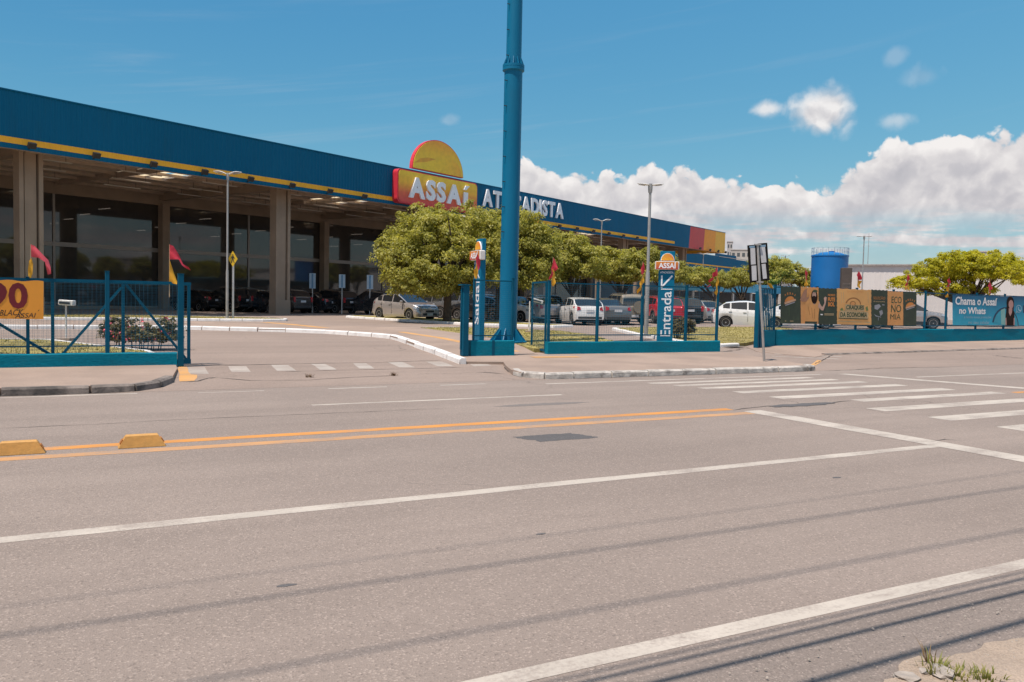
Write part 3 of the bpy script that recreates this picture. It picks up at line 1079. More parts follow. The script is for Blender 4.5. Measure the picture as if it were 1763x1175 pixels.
def ribbed(x0, x1, z0, z1, pitch=0.25, dep=0.017, y=0.0, sl0=0.0, sl1=0.0):
    """trapezoidal profiled sheet facing -y; ends may be slanted"""
    mb = MB()
    xs, ys = [], []
    n = int((x1 - x0) / pitch) + 1
    for i in range(n):
        for fx, fy in ((0, 0), (0.55, 0), (0.66, -dep), (0.89, -dep)):
            x = x0 + (i + fx) * pitch
            if x < x1:
                xs.append(x)
                ys.append(y + fy)
    xs.append(x1)
    ys.append(y)
    m = len(xs)
    w = x1 - x0
    sl = lambda x: sl0 * max(0, 1 - (x - x0) / 1.5) + sl1 * max(0, 1 - (x1 - x) / 1.5)
    vs = [(x, q, z0) for x, q in zip(xs, ys)] + [(x + sl(x), q, z1) for x, q in zip(xs, ys)]
    return mb.add(vs, [(i, i + 1, m + i + 1, m + i) for i in range(m - 1)])


def skylight_mat():
    m = bpy.data.materials.new('translucent roof sheet')
    m.use_nodes = True
    k = NT(m.node_tree)
    t = k.new('ShaderNodeBsdfTranslucent')
    vec = k.new('ShaderNodeTexCoord').outputs['Object']
    k.put(t.inputs[0], k.mix(k.noise(vec, 2, 4), (0.50, 0.40, 0.26), (0.75, 0.62, 0.42)))
    out = k.new('ShaderNodeOutputMaterial')
    k.t.links.new(t.outputs[0], out.inputs[0])
    return m


def build_store():
    st = thing('store_building', 'long wholesale store with deep blue ribbed fascia, yellow stripe and open canopy', 'building', (BP0[0], BP0[1], 0), R(BA))
    S0, S1 = -42.0, 74.0
    zt, zb = 10.42, 7.85
    ribbed(S0, 62.9, zb, zt, sl1=0.35).build('fascia', M_blue, st)
    o = ribbed(62.9, 67.2, zb, zt, sl0=0.35, sl1=0.30).build('fascia_band', M_bred, st)
    o['label'] = 'dark red end band of the fascia'
    o = ribbed(67.2, 70.8, zb, zt, sl0=0.30, sl1=0.10).build('fascia_band', M_bora, st)
    o['label'] = 'orange end band of the fascia'
    o = ribbed(70.8, S1, zb, zt, sl0=0.10, sl1=0.0).build('fascia_band', M_byel, st)
    o['label'] = 'golden yellow end band of the fascia'
    ribbed(S0, 59.0, 8.08, 8.36, y=-0.008).build('yellow_stripe', M_bstripe, st)
    MB().box(((S0 + S1) / 2, 0.12, zt + 0.02), (S1 - S0, 0.34, 0.06)).build('coping', M_blue, st)
    MB().box((S1 - 0.02, 7.6, (zt + zb) / 2), (0.06, 15.0, zt - zb)).build('fascia_return', M_byel, st)
    MB().box(((S0 + S1) / 2, 0.16, zb + 0.02), (S1 - S0, 0.26, 0.05)).build('fascia_soffit', M_steel, st)
    for i in range(30):
        s = -38.0 + 2.98 * i + 0.9
        if 13.0 < s < 23 or s > 59:
            continue
        fl = MB().box((s, -0.33, 8.06), (0.34, 0.16, 0.26), rx=0.5).build('floodlight', M_black, st)
        MB().tube((s, 0.05, 7.92), (s, -0.3, 7.98), 0.025, seg=6).build('bracket', M_black, fl)
    for s in (65.6, 68.6, 71.2, 73.6):
        MB().box((s, -0.30, 7.96), (0.34, 0.16, 0.26), rx=0.5).build('floodlight', M_black, st)
    # canopy roof: deck, translucent sheets, purlins, trusses
    sky = skylight_mat()
    edges = [S0]
    lights = []
    for c in (-31.5, -16.5, -0.3, 14.4, 28.5, 48.0, 55.1):
        lights.append((c - 1.6, c + 1.6))
    dk = MB()
    zd = 8.56
    dk.box(((S0 + S1) / 2, 2.35, zd), (S1 - S0, 4.3, 0.05))
    dk.box(((S0 + S1) / 2, 11.8, zd), (S1 - S0, 6.6, 0.05))
    prev = S0
    for a, b in lights + [(S1, S1)]:
        dk.box(((prev + a) / 2, 6.5, zd), (a - prev, 4.0, 0.05))
        prev = b
    dk.build('canopy_deck', M_deck, st)
    for a, b in lights:
        for j in range(3):
            w = (b - a) / 3
            MB().quad((a + w * j + 0.05, 4.55, zd), (a + w * (j + 1) - 0.25, 4.55, zd), (a + w * (j + 1) - 0.25, 8.45, zd), (a + w * j + 0.05, 8.45, zd)).build('skylight_sheet', sky, st)
    for j in range(7):
        y = 0.9 + j * 2.25
        MB().box(((S0 + S1) / 2, y, 8.46), (S1 - S0, 0.08, 0.14)).box(((S0 + S1) / 2, y + 0.03, 8.38), (S1 - S0, 0.14, 0.02)).build('purlin', M_steel, st)
    for i in range(8):
        s = -39.4 + 15 * i + 7.5
        MB().box((s, 7.6, 8.36), (0.14, 14.4, 0.30)).build('roof_beam', M_steel, st)
        s2 = -39.4 + 15 * i
        MB().box((s2, 7.6, 8.26), (0.55, 14.6, 0.50)).build('roof_beam', M_conc, st)
    # ceiling lamps
    for i in range(22):
        for y in (3.2, 6.6, 10.0):
            s = -38 + i * 5 + (y - 3) * 0.4
            lm = MB().box((s, y, 8.02), (2.4, 0.09, 0.05)).build('ceiling_lamp', M_tube, st)
            for q in (-0.9, 0.9):
                MB().tube((s + q, y, 8.05), (s + q, y, 8.40), 0.012, seg=4).build('hanger', M_black, lm)
    # concrete columns: web and two flanges
    for i in range(8):
        s = -39.4 + 15 * i + 0.0
        cl = MB().box((s, 2.0, 4.2), (0.54, 0.42, 7.9)).build('column', M_conc, st)
        MB().box((s - 0.45, 2.0, 4.2), (0.20, 0.62, 7.9)).box((s + 0.45, 2.0, 4.2), (0.20, 0.62, 7.9)).build('column_flange', M_conc, cl)
        MB().box((s, 2.0, 0.7), (1.14, 0.68, 0.9)).build('column_guard', M_conc, cl)
    for i in range(8):
        s = -39.4 + 15 * i
        MB().box((s, 14.8, 4.0), (0.55, 0.6, 7.5)).build('column', M_conc, st)
    # glazed front
    zg0, zg1, zmid = 0.35, 7.7, 4.45
    MB().box(((S0 + 66) / 2, 15.2, 8.1), (66 - S0, 0.5, 0.86)).build('lintel_beam', M_conc, st)
    MB().box(((S0 + 66) / 2, 15.2, zmid), (66 - S0, 0.14, 0.28)).build('transom', M_frame, st)
    MB().box(((S0 + 66) / 2, 15.2, 0.34), (66 - S0, 0.3, 0.24)).build('glazing_sill', M_conc, st)
    edges = [S0] + [-39.4 + 7.5 * i for i in range(1, 15)] + [66]
    n = len(edges) - 1
    for i in range(n + 1):
        MB().box((edges[i], 15.2, 4.1), (0.14, 0.16, 7.3)).build('mullion', M_frame, st)
    for i in range(n):
        for a, b in ((zg0 + 0.12, zmid - 0.14), (zmid + 0.14, zg1)):
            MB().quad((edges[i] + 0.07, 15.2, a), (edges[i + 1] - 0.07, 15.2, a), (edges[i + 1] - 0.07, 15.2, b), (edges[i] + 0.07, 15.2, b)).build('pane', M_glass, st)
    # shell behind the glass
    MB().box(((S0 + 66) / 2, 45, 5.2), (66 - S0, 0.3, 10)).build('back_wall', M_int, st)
    MB().box((S0 - 0.2, 30, 5.2), (0.3, 30, 10)).box((66.2, 30, 5.2), (0.3, 29.6, 10)).build('side_wall', M_blue, st)
    MB().box(((S0 + 66) / 2, 30.2, 9.9), (66 - S0, 29.4, 0.2)).build('main_roof', M_deck, st)
    MB().box(((S0 + 66) / 2, 30.2, 0.30), (66 - S0, 29.4, 0.12)).build('shop_floor', M_int, st)
    MB().box(((S0 + S1) / 2, 7.6, 0.255), (S1 - S0, 14.6, 0.02)).build('canopy_floor', M_lot, st)
    for j in range(4):
        for i in range(13):
            s = S0 + 4 + i * 8.3 + j * 1.7
            MB().box((s, 19 + j * 6, 7.4), (0.06, 1.5, 0.05)).build('shop_lamp', M_tubelit, st)
    for i in range(13):
        s = S0 + 6 + i * 8
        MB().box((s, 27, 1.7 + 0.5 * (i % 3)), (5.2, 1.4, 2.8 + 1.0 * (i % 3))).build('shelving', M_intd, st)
    return st


store = build_store()


def store_sign():
    """illuminated box sign with a rising half sun above it"""
    t = thing('shop_sign', 'big box sign with half sun and white raised letters on the blue fascia', 'sign', (BP0[0], BP0[1], 0), R(BA))
    x0, x1, z0, z1 = 13.45, 22.25, 7.98, 10.30
    r = 0.32

    def rounded(a, b, c, d, rr):
        o = []
        for cx, cz, t0 in ((b - rr, d - rr, 0), (a + rr, d - rr, 90), (a + rr, c + rr, 180), (b - rr, c + rr, 270)):
            o += [(cx + rr * math.cos(R(t0 + q * 15)), cz + rr * math.sin(R(t0 + q * 15))) for q in range(7)]
        return o
    MB().prism(rounded(x0, x1, z0, z1, r), -0.52, -0.04).build('sign_box', M_sgred, t)
    gm = grad_mat('sign face gradient', [(0, (0.66, 0.05, 0.06)), (0.32, (0.80, 0.14, 0.05)), (0.62, (0.97, 0.50, 0.03)), (1, (0.98, 0.66, 0.04))], 'Z', z0, z1)
    MB().prism(rounded(x0 + 0.1, x1 - 0.06, z0 + 0.08, z1 - 0.08, r), -0.55, -0.521).build('sign_face', gm, t)
    cx, rx, rz, zc = 17.85, 2.82, 2.34, 10.52
    half = [(cx + rx * math.cos(R(a)), zc + rz * math.sin(R(a))) for a in range(0, 181, 6)]
    MB().prism(half, -0.40, -0.12).build('sun_rim', M_sgred, t)
    half2 = [(cx + (rx - 0.08) * math.cos(R(a)), zc + 0.04 + (rz - 0.10) * math.sin(R(a))) for a in range(0, 181, 6)]
    gs = grad_mat('sun gradient', [(0, (0.98, 0.70, 0.05)), (0.55, (0.97, 0.58, 0.035)), (1, (0.95, 0.38, 0.035))], 'Z', zc, zc + rz)
    MB().prism(half2, -0.43, -0.401).build('sun_face', gs, t)
    wave = [(cx - 1.9, zc + 0.10), (cx - 1.2, zc + 0.42), (cx - 0.4, zc + 0.75), (cx + 0.4, zc + 1.05), (cx + 1.2, zc + 1.22), (cx + 1.75, zc + 1.12), (cx + 2.2, zc + 0.85), (cx + 2.5, zc + 0.45), (cx + 2.64, zc + 0.08)]
    gw = grad_mat('sun wave gradient', [(0, (0.98, 0.70, 0.04)), (0.6, (0.96, 0.60, 0.035)), (1, (0.95, 0.45, 0.035))], 'X', cx - 2.6, cx + 2.7)
    MB().prism(wave, -0.445, -0.431).build('sun_wave', gw, t)
    ray_ = [(cx - 2.6, zc + 0.4), (cx - 1.4, zc + 0.62), (cx - 0.35, zc + 0.95), (cx - 1.2, zc + 0.95), (cx - 2.0, zc + 0.8)]
    MB().prism(ray_, -0.438, -0.431).build('sun_wave', pm('sun ochre', (0.80, 0.38, 0.03), 0.45), t)
    letter_row(t, 'ASSA', x0 + 1.05, x0 + 6.75, 8.42, 9.86, -0.55, 0.12, M_lit, bold=0.045, gap=0.10)
    MB().prism([(20.45, 8.42), (20.92, 8.42), (20.98, 9.45), (20.51, 9.45)], -0.67, -0.55).build('letter', M_lit, t)
    MB().prism([(20.45, 9.62), (20.75, 9.62), (21.15, 9.95), (20.70, 9.95)], -0.67, -0.55).build('accent', M_lit, t)
    for s in (14.6, 17.8, 21.0):
        MB().box((s, -0.1, 8.9), (0.12, 0.3, 0.12)).build('bracket', M_black, t)
    t2 = thing('sign_letters', 'row of white raised capital letters on the blue fascia, partly behind the tall pole', 'sign', (BP0[0], BP0[1], 0), R(BA))
    letter_row(t2, 'ATACADISTA', 23.45, 35.25, 8.76, 10.10, -0.06, 0.13, M_lit, bold=0.035, gap=0.14)


store_sign()

# lower wing further along, set back behind the canopy's end
_n = Vector((-math.sin(R(BA)), math.cos(R(BA))))
_d = Vector((math.cos(R(BA)), math.sin(R(BA))))


def build_wing():
    p = Vector(BP0) + _n * 15.0
    t = thing('store_wing', 'blue ribbed rear wing with narrow yellow stripe beyond the canopy end', 'building', (p.x, p.y, 0), R(BA))
    ribbed(66.6, 109.5, 6.0, 9.5, sl1=0).build('fascia', M_blue, t)
    MB().box((95, 0.3, 9.52), (60, 0.4, 0.06)).build('coping', pm('pale coping', (0.55, 0.53, 0.5), 0.6), t)
    ribbed(109.5, 131, 6.0, 9.3).build('fascia', M_blue, t)
    ribbed(110, 120, 9.25, 10.1, y=1.0).build('roof_screen', M_blue, t)
    ribbed(66.6, 131, 7.66, 7.86, y=-0.02).build('yellow_stripe', M_bstripe, t)
    MB().box((98.8, 1.9, 3.1), (64.4, 0.3, 6.0)).build('wall', pm('wing dark wall', (0.02, 0.07, 0.11), 0.6), t)
    MB().box((98.8, 10, 6.4), (64.4, 16, 0.2)).build('roof', M_deck, t)
    MB().box((129.5, -3, 3.4), (6, 5, 6.2)).build('pale_annex', pm('pale render', (0.5, 0.46, 0.43), 0.8), t)
    for i in range(6):
        s = 70 + i * 11
        MB().box((s, 1.2, 3.1), (0.5, 0.4, 6.0)).build('column', M_conc, t)
    return t


build_wing()


def far_block(name, label, x, y0, y1, w_px, D, col, storeys, bays, dep=12, cat='building', roofh=0.0):
    a = AT(x, y1, D)
    h = AT(x, y0, D).z
    w = w_px * D / FPX
    hdg = math.atan2(a.y, a.x) - math.pi / 2
    t = thing(name, label, cat, (a.x, a.y, 0), hdg)
    mw = pm(name + ' wall ' + str(x), col, 0.85, var=0.08, vscale=0.2, dirt=0.2, dirtc=tuple(c * 0.7 for c in col), dscale=0.3)
    MB().box((0, dep / 2, h / 2), (w, dep, h)).build('wall', mw, t)
    MB().box((0, dep / 2, h + 0.1), (w + 0.3, dep + 0.3, 0.25)).build('parapet', mw, t)
    wm = pm('far window glass', (0.10, 0.11, 0.12), 0.2)
    for i in range(storeys):
        for j in range(bays):
            zc = h - (i + 0.55) * (3.0 if storeys > 1 else h / 2)
            MB().box((-w / 2 + w * (j + 0.5) / bays, -0.02, zc), (w / bays * 0.55, 0.1, 1.3)).build('window', wm, t)
    return t


far_block('tower_block', 'pale grey slab tower far behind the yellow end of the fascia', 1255, 417, 470, 9, 330, (0.50, 0.46, 0.45), 10, 2)
far_block('apartment_block', 'low concrete block with dark openings behind the blue wing', 1279, 431, 470, 42, 300, (0.50, 0.46, 0.43), 3, 5)
far_block('office_block', 'small pale block rising behind the right-hand spreading tree', 1700, 434, 470, 36, 190, (0.52, 0.48, 0.45), 2, 3)


def warehouse():
    a = Vector((78.6, 65.9, 0))
    hdg = math.atan2(a.y, a.x) - math.pi / 2 - R(8)
    t = thing('warehouse', 'long pale grey metal-clad warehouse behind the right-hand tree', 'warehouse', a, hdg)
    mw = pm('pale cladding', (0.68, 0.64, 0.62), 0.6, var=0.04, vscale=0.4, dirt=0.15, dirtc=(0.45, 0.41, 0.39), dscale=0.5, stretch=(1, 1, 0.2))
    ribbed(0, 60, 0, 6.1, pitch=0.5, dep=0.012).build('wall', mw, t)
    MB().box((30, 12, 3.0), (59.8, 23.6, 5.9)).build('body', mw, t)
    MB().box((30, 12, 6.16), (60.6, 24.6, 0.14)).build('roof', pm('grey roof edge', (0.38, 0.36, 0.35), 0.6), t)
    return t


warehouse()


def water_tank():
    c = AT(1427, 490, 75)
    t = thing('water_tank', 'round bright blue water tank with railed roof above the banner fence', 'tank', (c.x, c.y, 0.25))
    M_tank = pm('tank blue', (0.010, 0.150, 0.42), 0.45, var=0.06, vscale=0.5, dirt=0.12, dirtc=(0.02, 0.12, 0.3))
    MB().lathe([(1.56, 0), (1.56, 5.62), (1.60, 5.64), (1.60, 5.74), (1.50, 5.78), (0.8, 6.0), (0.0, 6.08)], seg=40).build('shell', M_tank, t, smooth=40)
    MB().lathe([(0.28, 6.0), (0.28, 6.14), (0, 6.16)], (0.2, 0, 0), 14).build('hatch', M_tank, t)
    M_rail = pm('tank railing', (0.35, 0.42, 0.47), 0.5)
    rl = MB()
    for k in range(20):
        a = 2 * math.pi * k / 20
        b = 2 * math.pi * (k + 1) / 20
        rl.tube((1.56 * math.cos(a), 1.56 * math.sin(a), 5.7), (1.56 * math.cos(a), 1.56 * math.sin(a), 6.42), 0.02, seg=4)
        for z in (6.08, 6.40):
            rl.tube((1.56 * math.cos(a), 1.56 * math.sin(a), z), (1.56 * math.cos(b), 1.56 * math.sin(b), z), 0.018, seg=4)
    rl.build('railing', M_rail, t)
    c = AT(1456, 490, 62)
    b = thing('equipment_cabinet', 'dark brown slatted cabinet standing right of the blue tank', 'cabinet', (c.x, c.y, 0.25), -R(40))
    MB().bbox((0, 0, 2.05), (0.72, 0.7, 4.1), 0.02).build('housing', pm('cabinet brown', (0.085, 0.065, 0.055), 0.6), b)
    for i in range(5):
        MB().box((0, -0.36, 2.55 + i * 0.1), (0.55, 0.03, 0.035)).build('slat', pm('slat grey', (0.2, 0.17, 0.15), 0.6), b)


water_tank()


def cart_shelter():
    a = AT(1178, 500, 62)
    t = thing('cart_shelter', 'low shelter with light blue roof edge and white posts behind the small trees', 'shelter', (a.x, a.y, 0.25), R(BA) - R(8))
    mb = pm('shelter light blue', (0.10, 0.42, 0.62), 0.5)
    MB().box((9, 0, 2.55), (22, 0.10, 0.7)).build('roof_edge', mb, t)
    MB().box((9, 2, 2.86), (22, 4, 0.06)).build('roof', mb, t)
    for i in range(8):
        MB().box((-1.6 + i * 3, 0.1, 1.15), (0.14, 0.14, 2.1)).build('post', M_kerbclean, t)
    for i in range(7):
        MB().box((-0.1 + i * 3, 3.2, 1.1), (2.8, 0.06, 2.2)).build('panel', pm('shelter grey panel', (0.16, 0.16, 0.17), 0.7), t)


cart_shelter()

# ------------------------------------------------------------------ fences and gates
M_fence = pm('fence blue paint', (0.002, 0.085, 0.150), 0.5, spec=0.15, var=0.10, vscale=2, dirt=0.15, dirtc=(0.02, 0.09, 0.14), dscale=4)
M_wallb = pm('low wall blue paint', (0.002, 0.175, 0.255), 0.75, spec=0.12, var=0.10, vscale=1.5, bump=0.35, bscale=16, dirt=0.6, dirtc=(0.030, 0.120, 0.155), dscale=1.8, stretch=(0.5, 1, 2), fine=0.10, fscale=30)
M_wire = pm('fence wire blue', (0.008, 0.120, 0.200), 0.5, var=0.05)


def wires(x0, x1, z0, z1, y, dx=0.075, dz=0.05, r=0.0021):
    mb = MB()
    n = int((x1 - x0) / dx)
    for i in range(n + 1):
        x = x0 + (x1 - x0) * i / max(n, 1)
        mb.tube((x, y, z0), (x, y, z1), r * 0.8, seg=3, caps=False)
    n = int((z1 - z0) / dz)
    for i in range(n + 1):
        z = z0 + (z1 - z0) * i / max(n, 1)
        mb.tube((x0, y, z), (x1, y, z), r, seg=3, caps=False)
    return mb


def low_wall(parent, x0, x1, z0, z1, w, seg=1.6):
    """rendered low wall with a slightly uneven top"""
    mb = MB()
    n = max(2, int((x1 - x0) / 0.4))
    vs, fs = [], []
    for i in range(n + 1):
        x = x0 + (x1 - x0) * i / n
        j = (RNG.random() - 0.5) * 0.012
        k = (RNG.random() - 0.5) * 0.010
        for y, z in ((k - 0.006, z0 - 0.1), (k, z1 - 0.02 + j), (0.02 + k, z1 + j), (w - 0.02, z1 + j), (w, z1 - 0.02 + j), (w, z0 - 0.1)):
            vs.append((x, y, z))
    for i in range(n):
        for q in range(5):
            a = i * 6 + q
            fs.append((a, a + 6, a + 7, a + 1))
    fs.append((0, 1, 2, 3, 4, 5))
    fs.append(tuple(n * 6 + q for q in (5, 4, 3, 2, 1, 0)))
    return mb.add(vs, fs).build('low_wall', M_wallb, parent, fix=True)


def post(parent, x, z0, z1, w=0.06, y=0.1, cap=True):
    o = MB().bbox((x, y, (z0 + z1) / 2), (w, w, z1 - z0), 0.006).build('post', M_fence, parent)
    if cap:
        MB().box((x, y, z1 + 0.006), (w + 0.012, w + 0.012, 0.012)).build('post_cap', M_fence, o)
    return o


# left fence
FL = thing('boundary_fence', 'blue mesh fence on a low blue wall left of the driveway', 'fence', (-0.97, 17.70, 0))
low_wall(FL, -14, 3.0, 0.15, 0.395, 0.16)
for x, zt, w in ((-12, 1.8, .06), (-9.5, 1.8, .06), (-7, 1.8, .06), (-4.5, 1.8, .06), (-2.1, 1.8, .06), (0.44, 1.80, 0.055), (1.76, 1.95, 0.075)):
    post(FL, x, 0.38, zt, w, 0.08)
post(FL, 3.07, 0.12, 1.94, 0.11, 0.05)
MB().box((-5.5, 0.08, 1.765), (17.0, 0.04, 0.045)).build('top_rail', M_fence, FL)
MB().box((-5.5, 0.08, 0.53), (17.0, 0.025, 0.025)).build('bottom_rail', M_fence, FL)
for a, b in ((-14, -9.5), (-9.5, -4.5), (-4.5, 0.44), (0.44, 1.72), (1.80, 3.0)):
    wires(a, b, 0.42, 1.75, 0.10).build('wire_mesh', M_wire, FL)
# sliding gate parked behind it
SG = thing('sliding_gate', 'blue sliding gate with diagonal braces parked behind the left fence', 'gate', (-0.97, 18.06, 0))
MB().box((0.2, 0, 1.755), (6.2, 0.05, 0.06)).build('top_rail', M_fence, SG)
MB().box((0.2, 0, 0.185), (6.2, 0.06, 0.09)).build('bottom_rail', M_fence, SG)
for x in (-2.87, -1.2, 0.84, 2.05, 3.26):
    MB().box((x, 0, 0.96), (0.06, 0.05, 1.54)).build('upright', M_fence, SG)
for a, b in (((-1.15, 1.72), (0.98, 0.23)), ((0.90, 0.23), (2.02, 1.65)), ((2.10, 1.72), (3.22, 0.22))):
    MB().tube((a[0], 0.0, a[1]), (b[0], 0.0, b[1]), 0.034, seg=4).build('brace', M_fence, SG)
wires(-2.87, 3.26, 0.23, 1.72, 0.045).build('wire_mesh', M_wire, SG)
for x in (-2.4, 2.6):
    MB().lathe([(0.0, -0.02), (0.05, -0.02), (0.05, 0.02), (0.0, 0.02)], (x, 0, 0.12), 12, 'Y').build('wheel', M_black, SG)

# stub fence beside the tall pole
FM = thing('boundary_fence', 'short blue mesh fence on a low wall under the tall pole', 'fence', (8.89, 18.60, 0))
low_wall(FM, 0.0, 1.22, 0.16, 0.545, 0.16)
post(FM, 1.185, 0.53, 2.10, 0.06, 0.08)
post(FM, 0.10, 0.53, 2.04, 0.05, 0.08)
MB().box((0.64, 0.08, 2.03), (1.06, 0.03, 0.03)).build('top_rail', M_fence, FM)
MB().box((0.64, 0.08, 0.66), (1.06, 0.03, 0.03)).build('bottom_rail', M_fence, FM)
wires(0.12, 1.16, 0.56, 2.02, 0.10).build('wire_mesh', M_wire, FM)
o = MB().box((0.62, -0.004, 0.345), (0.07, 0.012, 0.40)).build('pilaster', M_fence, FM)
GP = thing('gate_post', 'thick square blue gate post with flat cap right of the driveway', 'gate post', (8.72, 18.62, 0.17))
MB().bbox((0, 0, 0.86), (0.15, 0.18, 1.72), 0.01).build('shaft', M_fence, GP)
MB().box((-0.02, 0, 1.735), (0.24, 0.22, 0.03)).build('cap', M_fence, GP)
MB().box((-0.09, 0.02, 0.9), (0.02, 0.05, 1.5)).build('guide', M_fence, GP)

# middle fence
F2 = thing('boundary_fence', 'blue mesh fence on a low wall in front of the vertical entrance sign', 'fence', (11.22, 18.80, 0))
low_wall(F2, 0.0, 5.90, 0.165, 0.485, 0.17)
for x in (0.05, 1.58, 3.08, 4.65, 5.82):
    post(F2, x, 0.47, 2.08, 0.07, 0.085)
MB().box((2.94, 0.085, 2.03), (5.8, 0.03, 0.03)).build('top_rail', M_fence, F2)
MB().box((2.94, 0.085, 0.66), (5.8, 0.03, 0.03)).build('bottom_rail', M_fence, F2)
for a, b in ((0.07, 1.56), (1.6, 3.06), (3.1, 4.63), (4.67, 5.8)):
    wires(a, b, 0.52, 2.02, 0.11).build('wire_mesh', M_wire, F2)
# hinged pedestrian gate standing open
ga = math.atan2(20.77 - 19.0, 11.86 - 11.30)
PG = thing('pedestrian_gate', 'narrow blue mesh gate standing open beside the tall pole', 'gate', (11.24, 18.98, 0.17), ga)
for x in (0.02, 1.72):
    MB().box((x, 0, 0.97), (0.05, 0.05, 1.86)).build('upright', M_fence, PG)
for z in (0.07, 1.88):
    MB().box((0.87, 0, z), (1.65, 0.05, 0.05)).build('rail', M_fence, PG)
MB().box((0.87, 0, 0.92), (1.65, 0.03, 0.03)).build('rail', M_fence, PG)
wires(0.05, 1.70, 0.10, 1.86, 0.02, 0.06, 0.045, 0.0022).build('wire_mesh', M_wire, PG)
MB().box((1.62, -0.03, 0.95), (0.10, 0.03, 0.12)).build('lock', M_black, PG)

# right fence with its low wall, slightly turned away from the road
RP, RA = (21.19, 20.58), 5.1
FR = thing('boundary_fence', 'long blue fence on a low wall carrying the printed banners at right', 'fence', (RP[0], RP[1], 0), R(RA))
low_wall(FR, 0.0, 34, 0.17, 0.735, 0.18)
for x in (-0.02, 2.2, 4.5, 6.8, 8.98, 10.5, 12.8, 15.1, 17.4, 20, 23, 26, 29, 32):
    post(FR, x, 0.70, 2.24, 0.07, 0.09)
MB().box((17, 0.09, 2.17), (34, 0.03, 0.03)).build('top_rail', M_fence, FR)
MB().box((17, 0.09, 0.86), (34, 0.03, 0.03)).build('bottom_rail', M_fence, FR)
for a, b in ((0.02, 4.5), (4.5, 8.98), (8.98, 10.5), (10.5, 15.1), (15.1, 20), (20, 26), (26, 34)):
    wires(a, b, 0.74, 2.15, 0.115).build('wire_mesh', M_wire, FR)
# return panel and gate at the vehicle entrance
wa = Vector((19.62, 19.92))
wb = Vector(RP)
an = math.atan2(wb.y - wa.y, wb.x - wa.x)
ln = (wb - wa).length
FT = thing('boundary_fence', 'angled blue return panel with bars between entrance post and banner fence', 'fence', (wa.x, wa.y, 0), an)
low_wall(FT, 0.45, ln - 0.05, 0.18, 0.735, 0.16)
for i in range(9):
    MB().box((0.5 + i * (ln - 0.6) / 8, 0.08, 1.42), (0.03, 0.03, 1.40)).build('bar', M_fence, FT)
MB().box((ln / 2 + 0.2, 0.08, 2.10), (ln - 0.4, 0.03, 0.04)).build('top_rail', M_fence, FT)
GQ = thing('gate_post', 'pair of blue entrance gate posts beside the leaning stop sign', 'gate post', (19.62, 19.90, 0.16), an)
MB().bbox((0.03, 0, 0.92), (0.10, 0.14, 1.84), 0.01).build('shaft', M_fence, GQ)
MB().bbox((0.30, 0.02, 0.95), (0.14, 0.14, 1.90), 0.01).build('shaft', M_fence, GQ)
MB().box((0.16, 0.0, 1.2), (0.16, 0.04, 0.05)).box((0.16, 0.0, 0.5), (0.16, 0.04, 0.05)).build('hinge', M_fence, GQ)


# ------------------------------------------------------------------ printed banners
def wave(s, z):
    return 0.004 * math.sin(s * 3.1 + z * 2.0) + 0.003 * math.sin(s * 1.3 - z * 4.2 + 1)


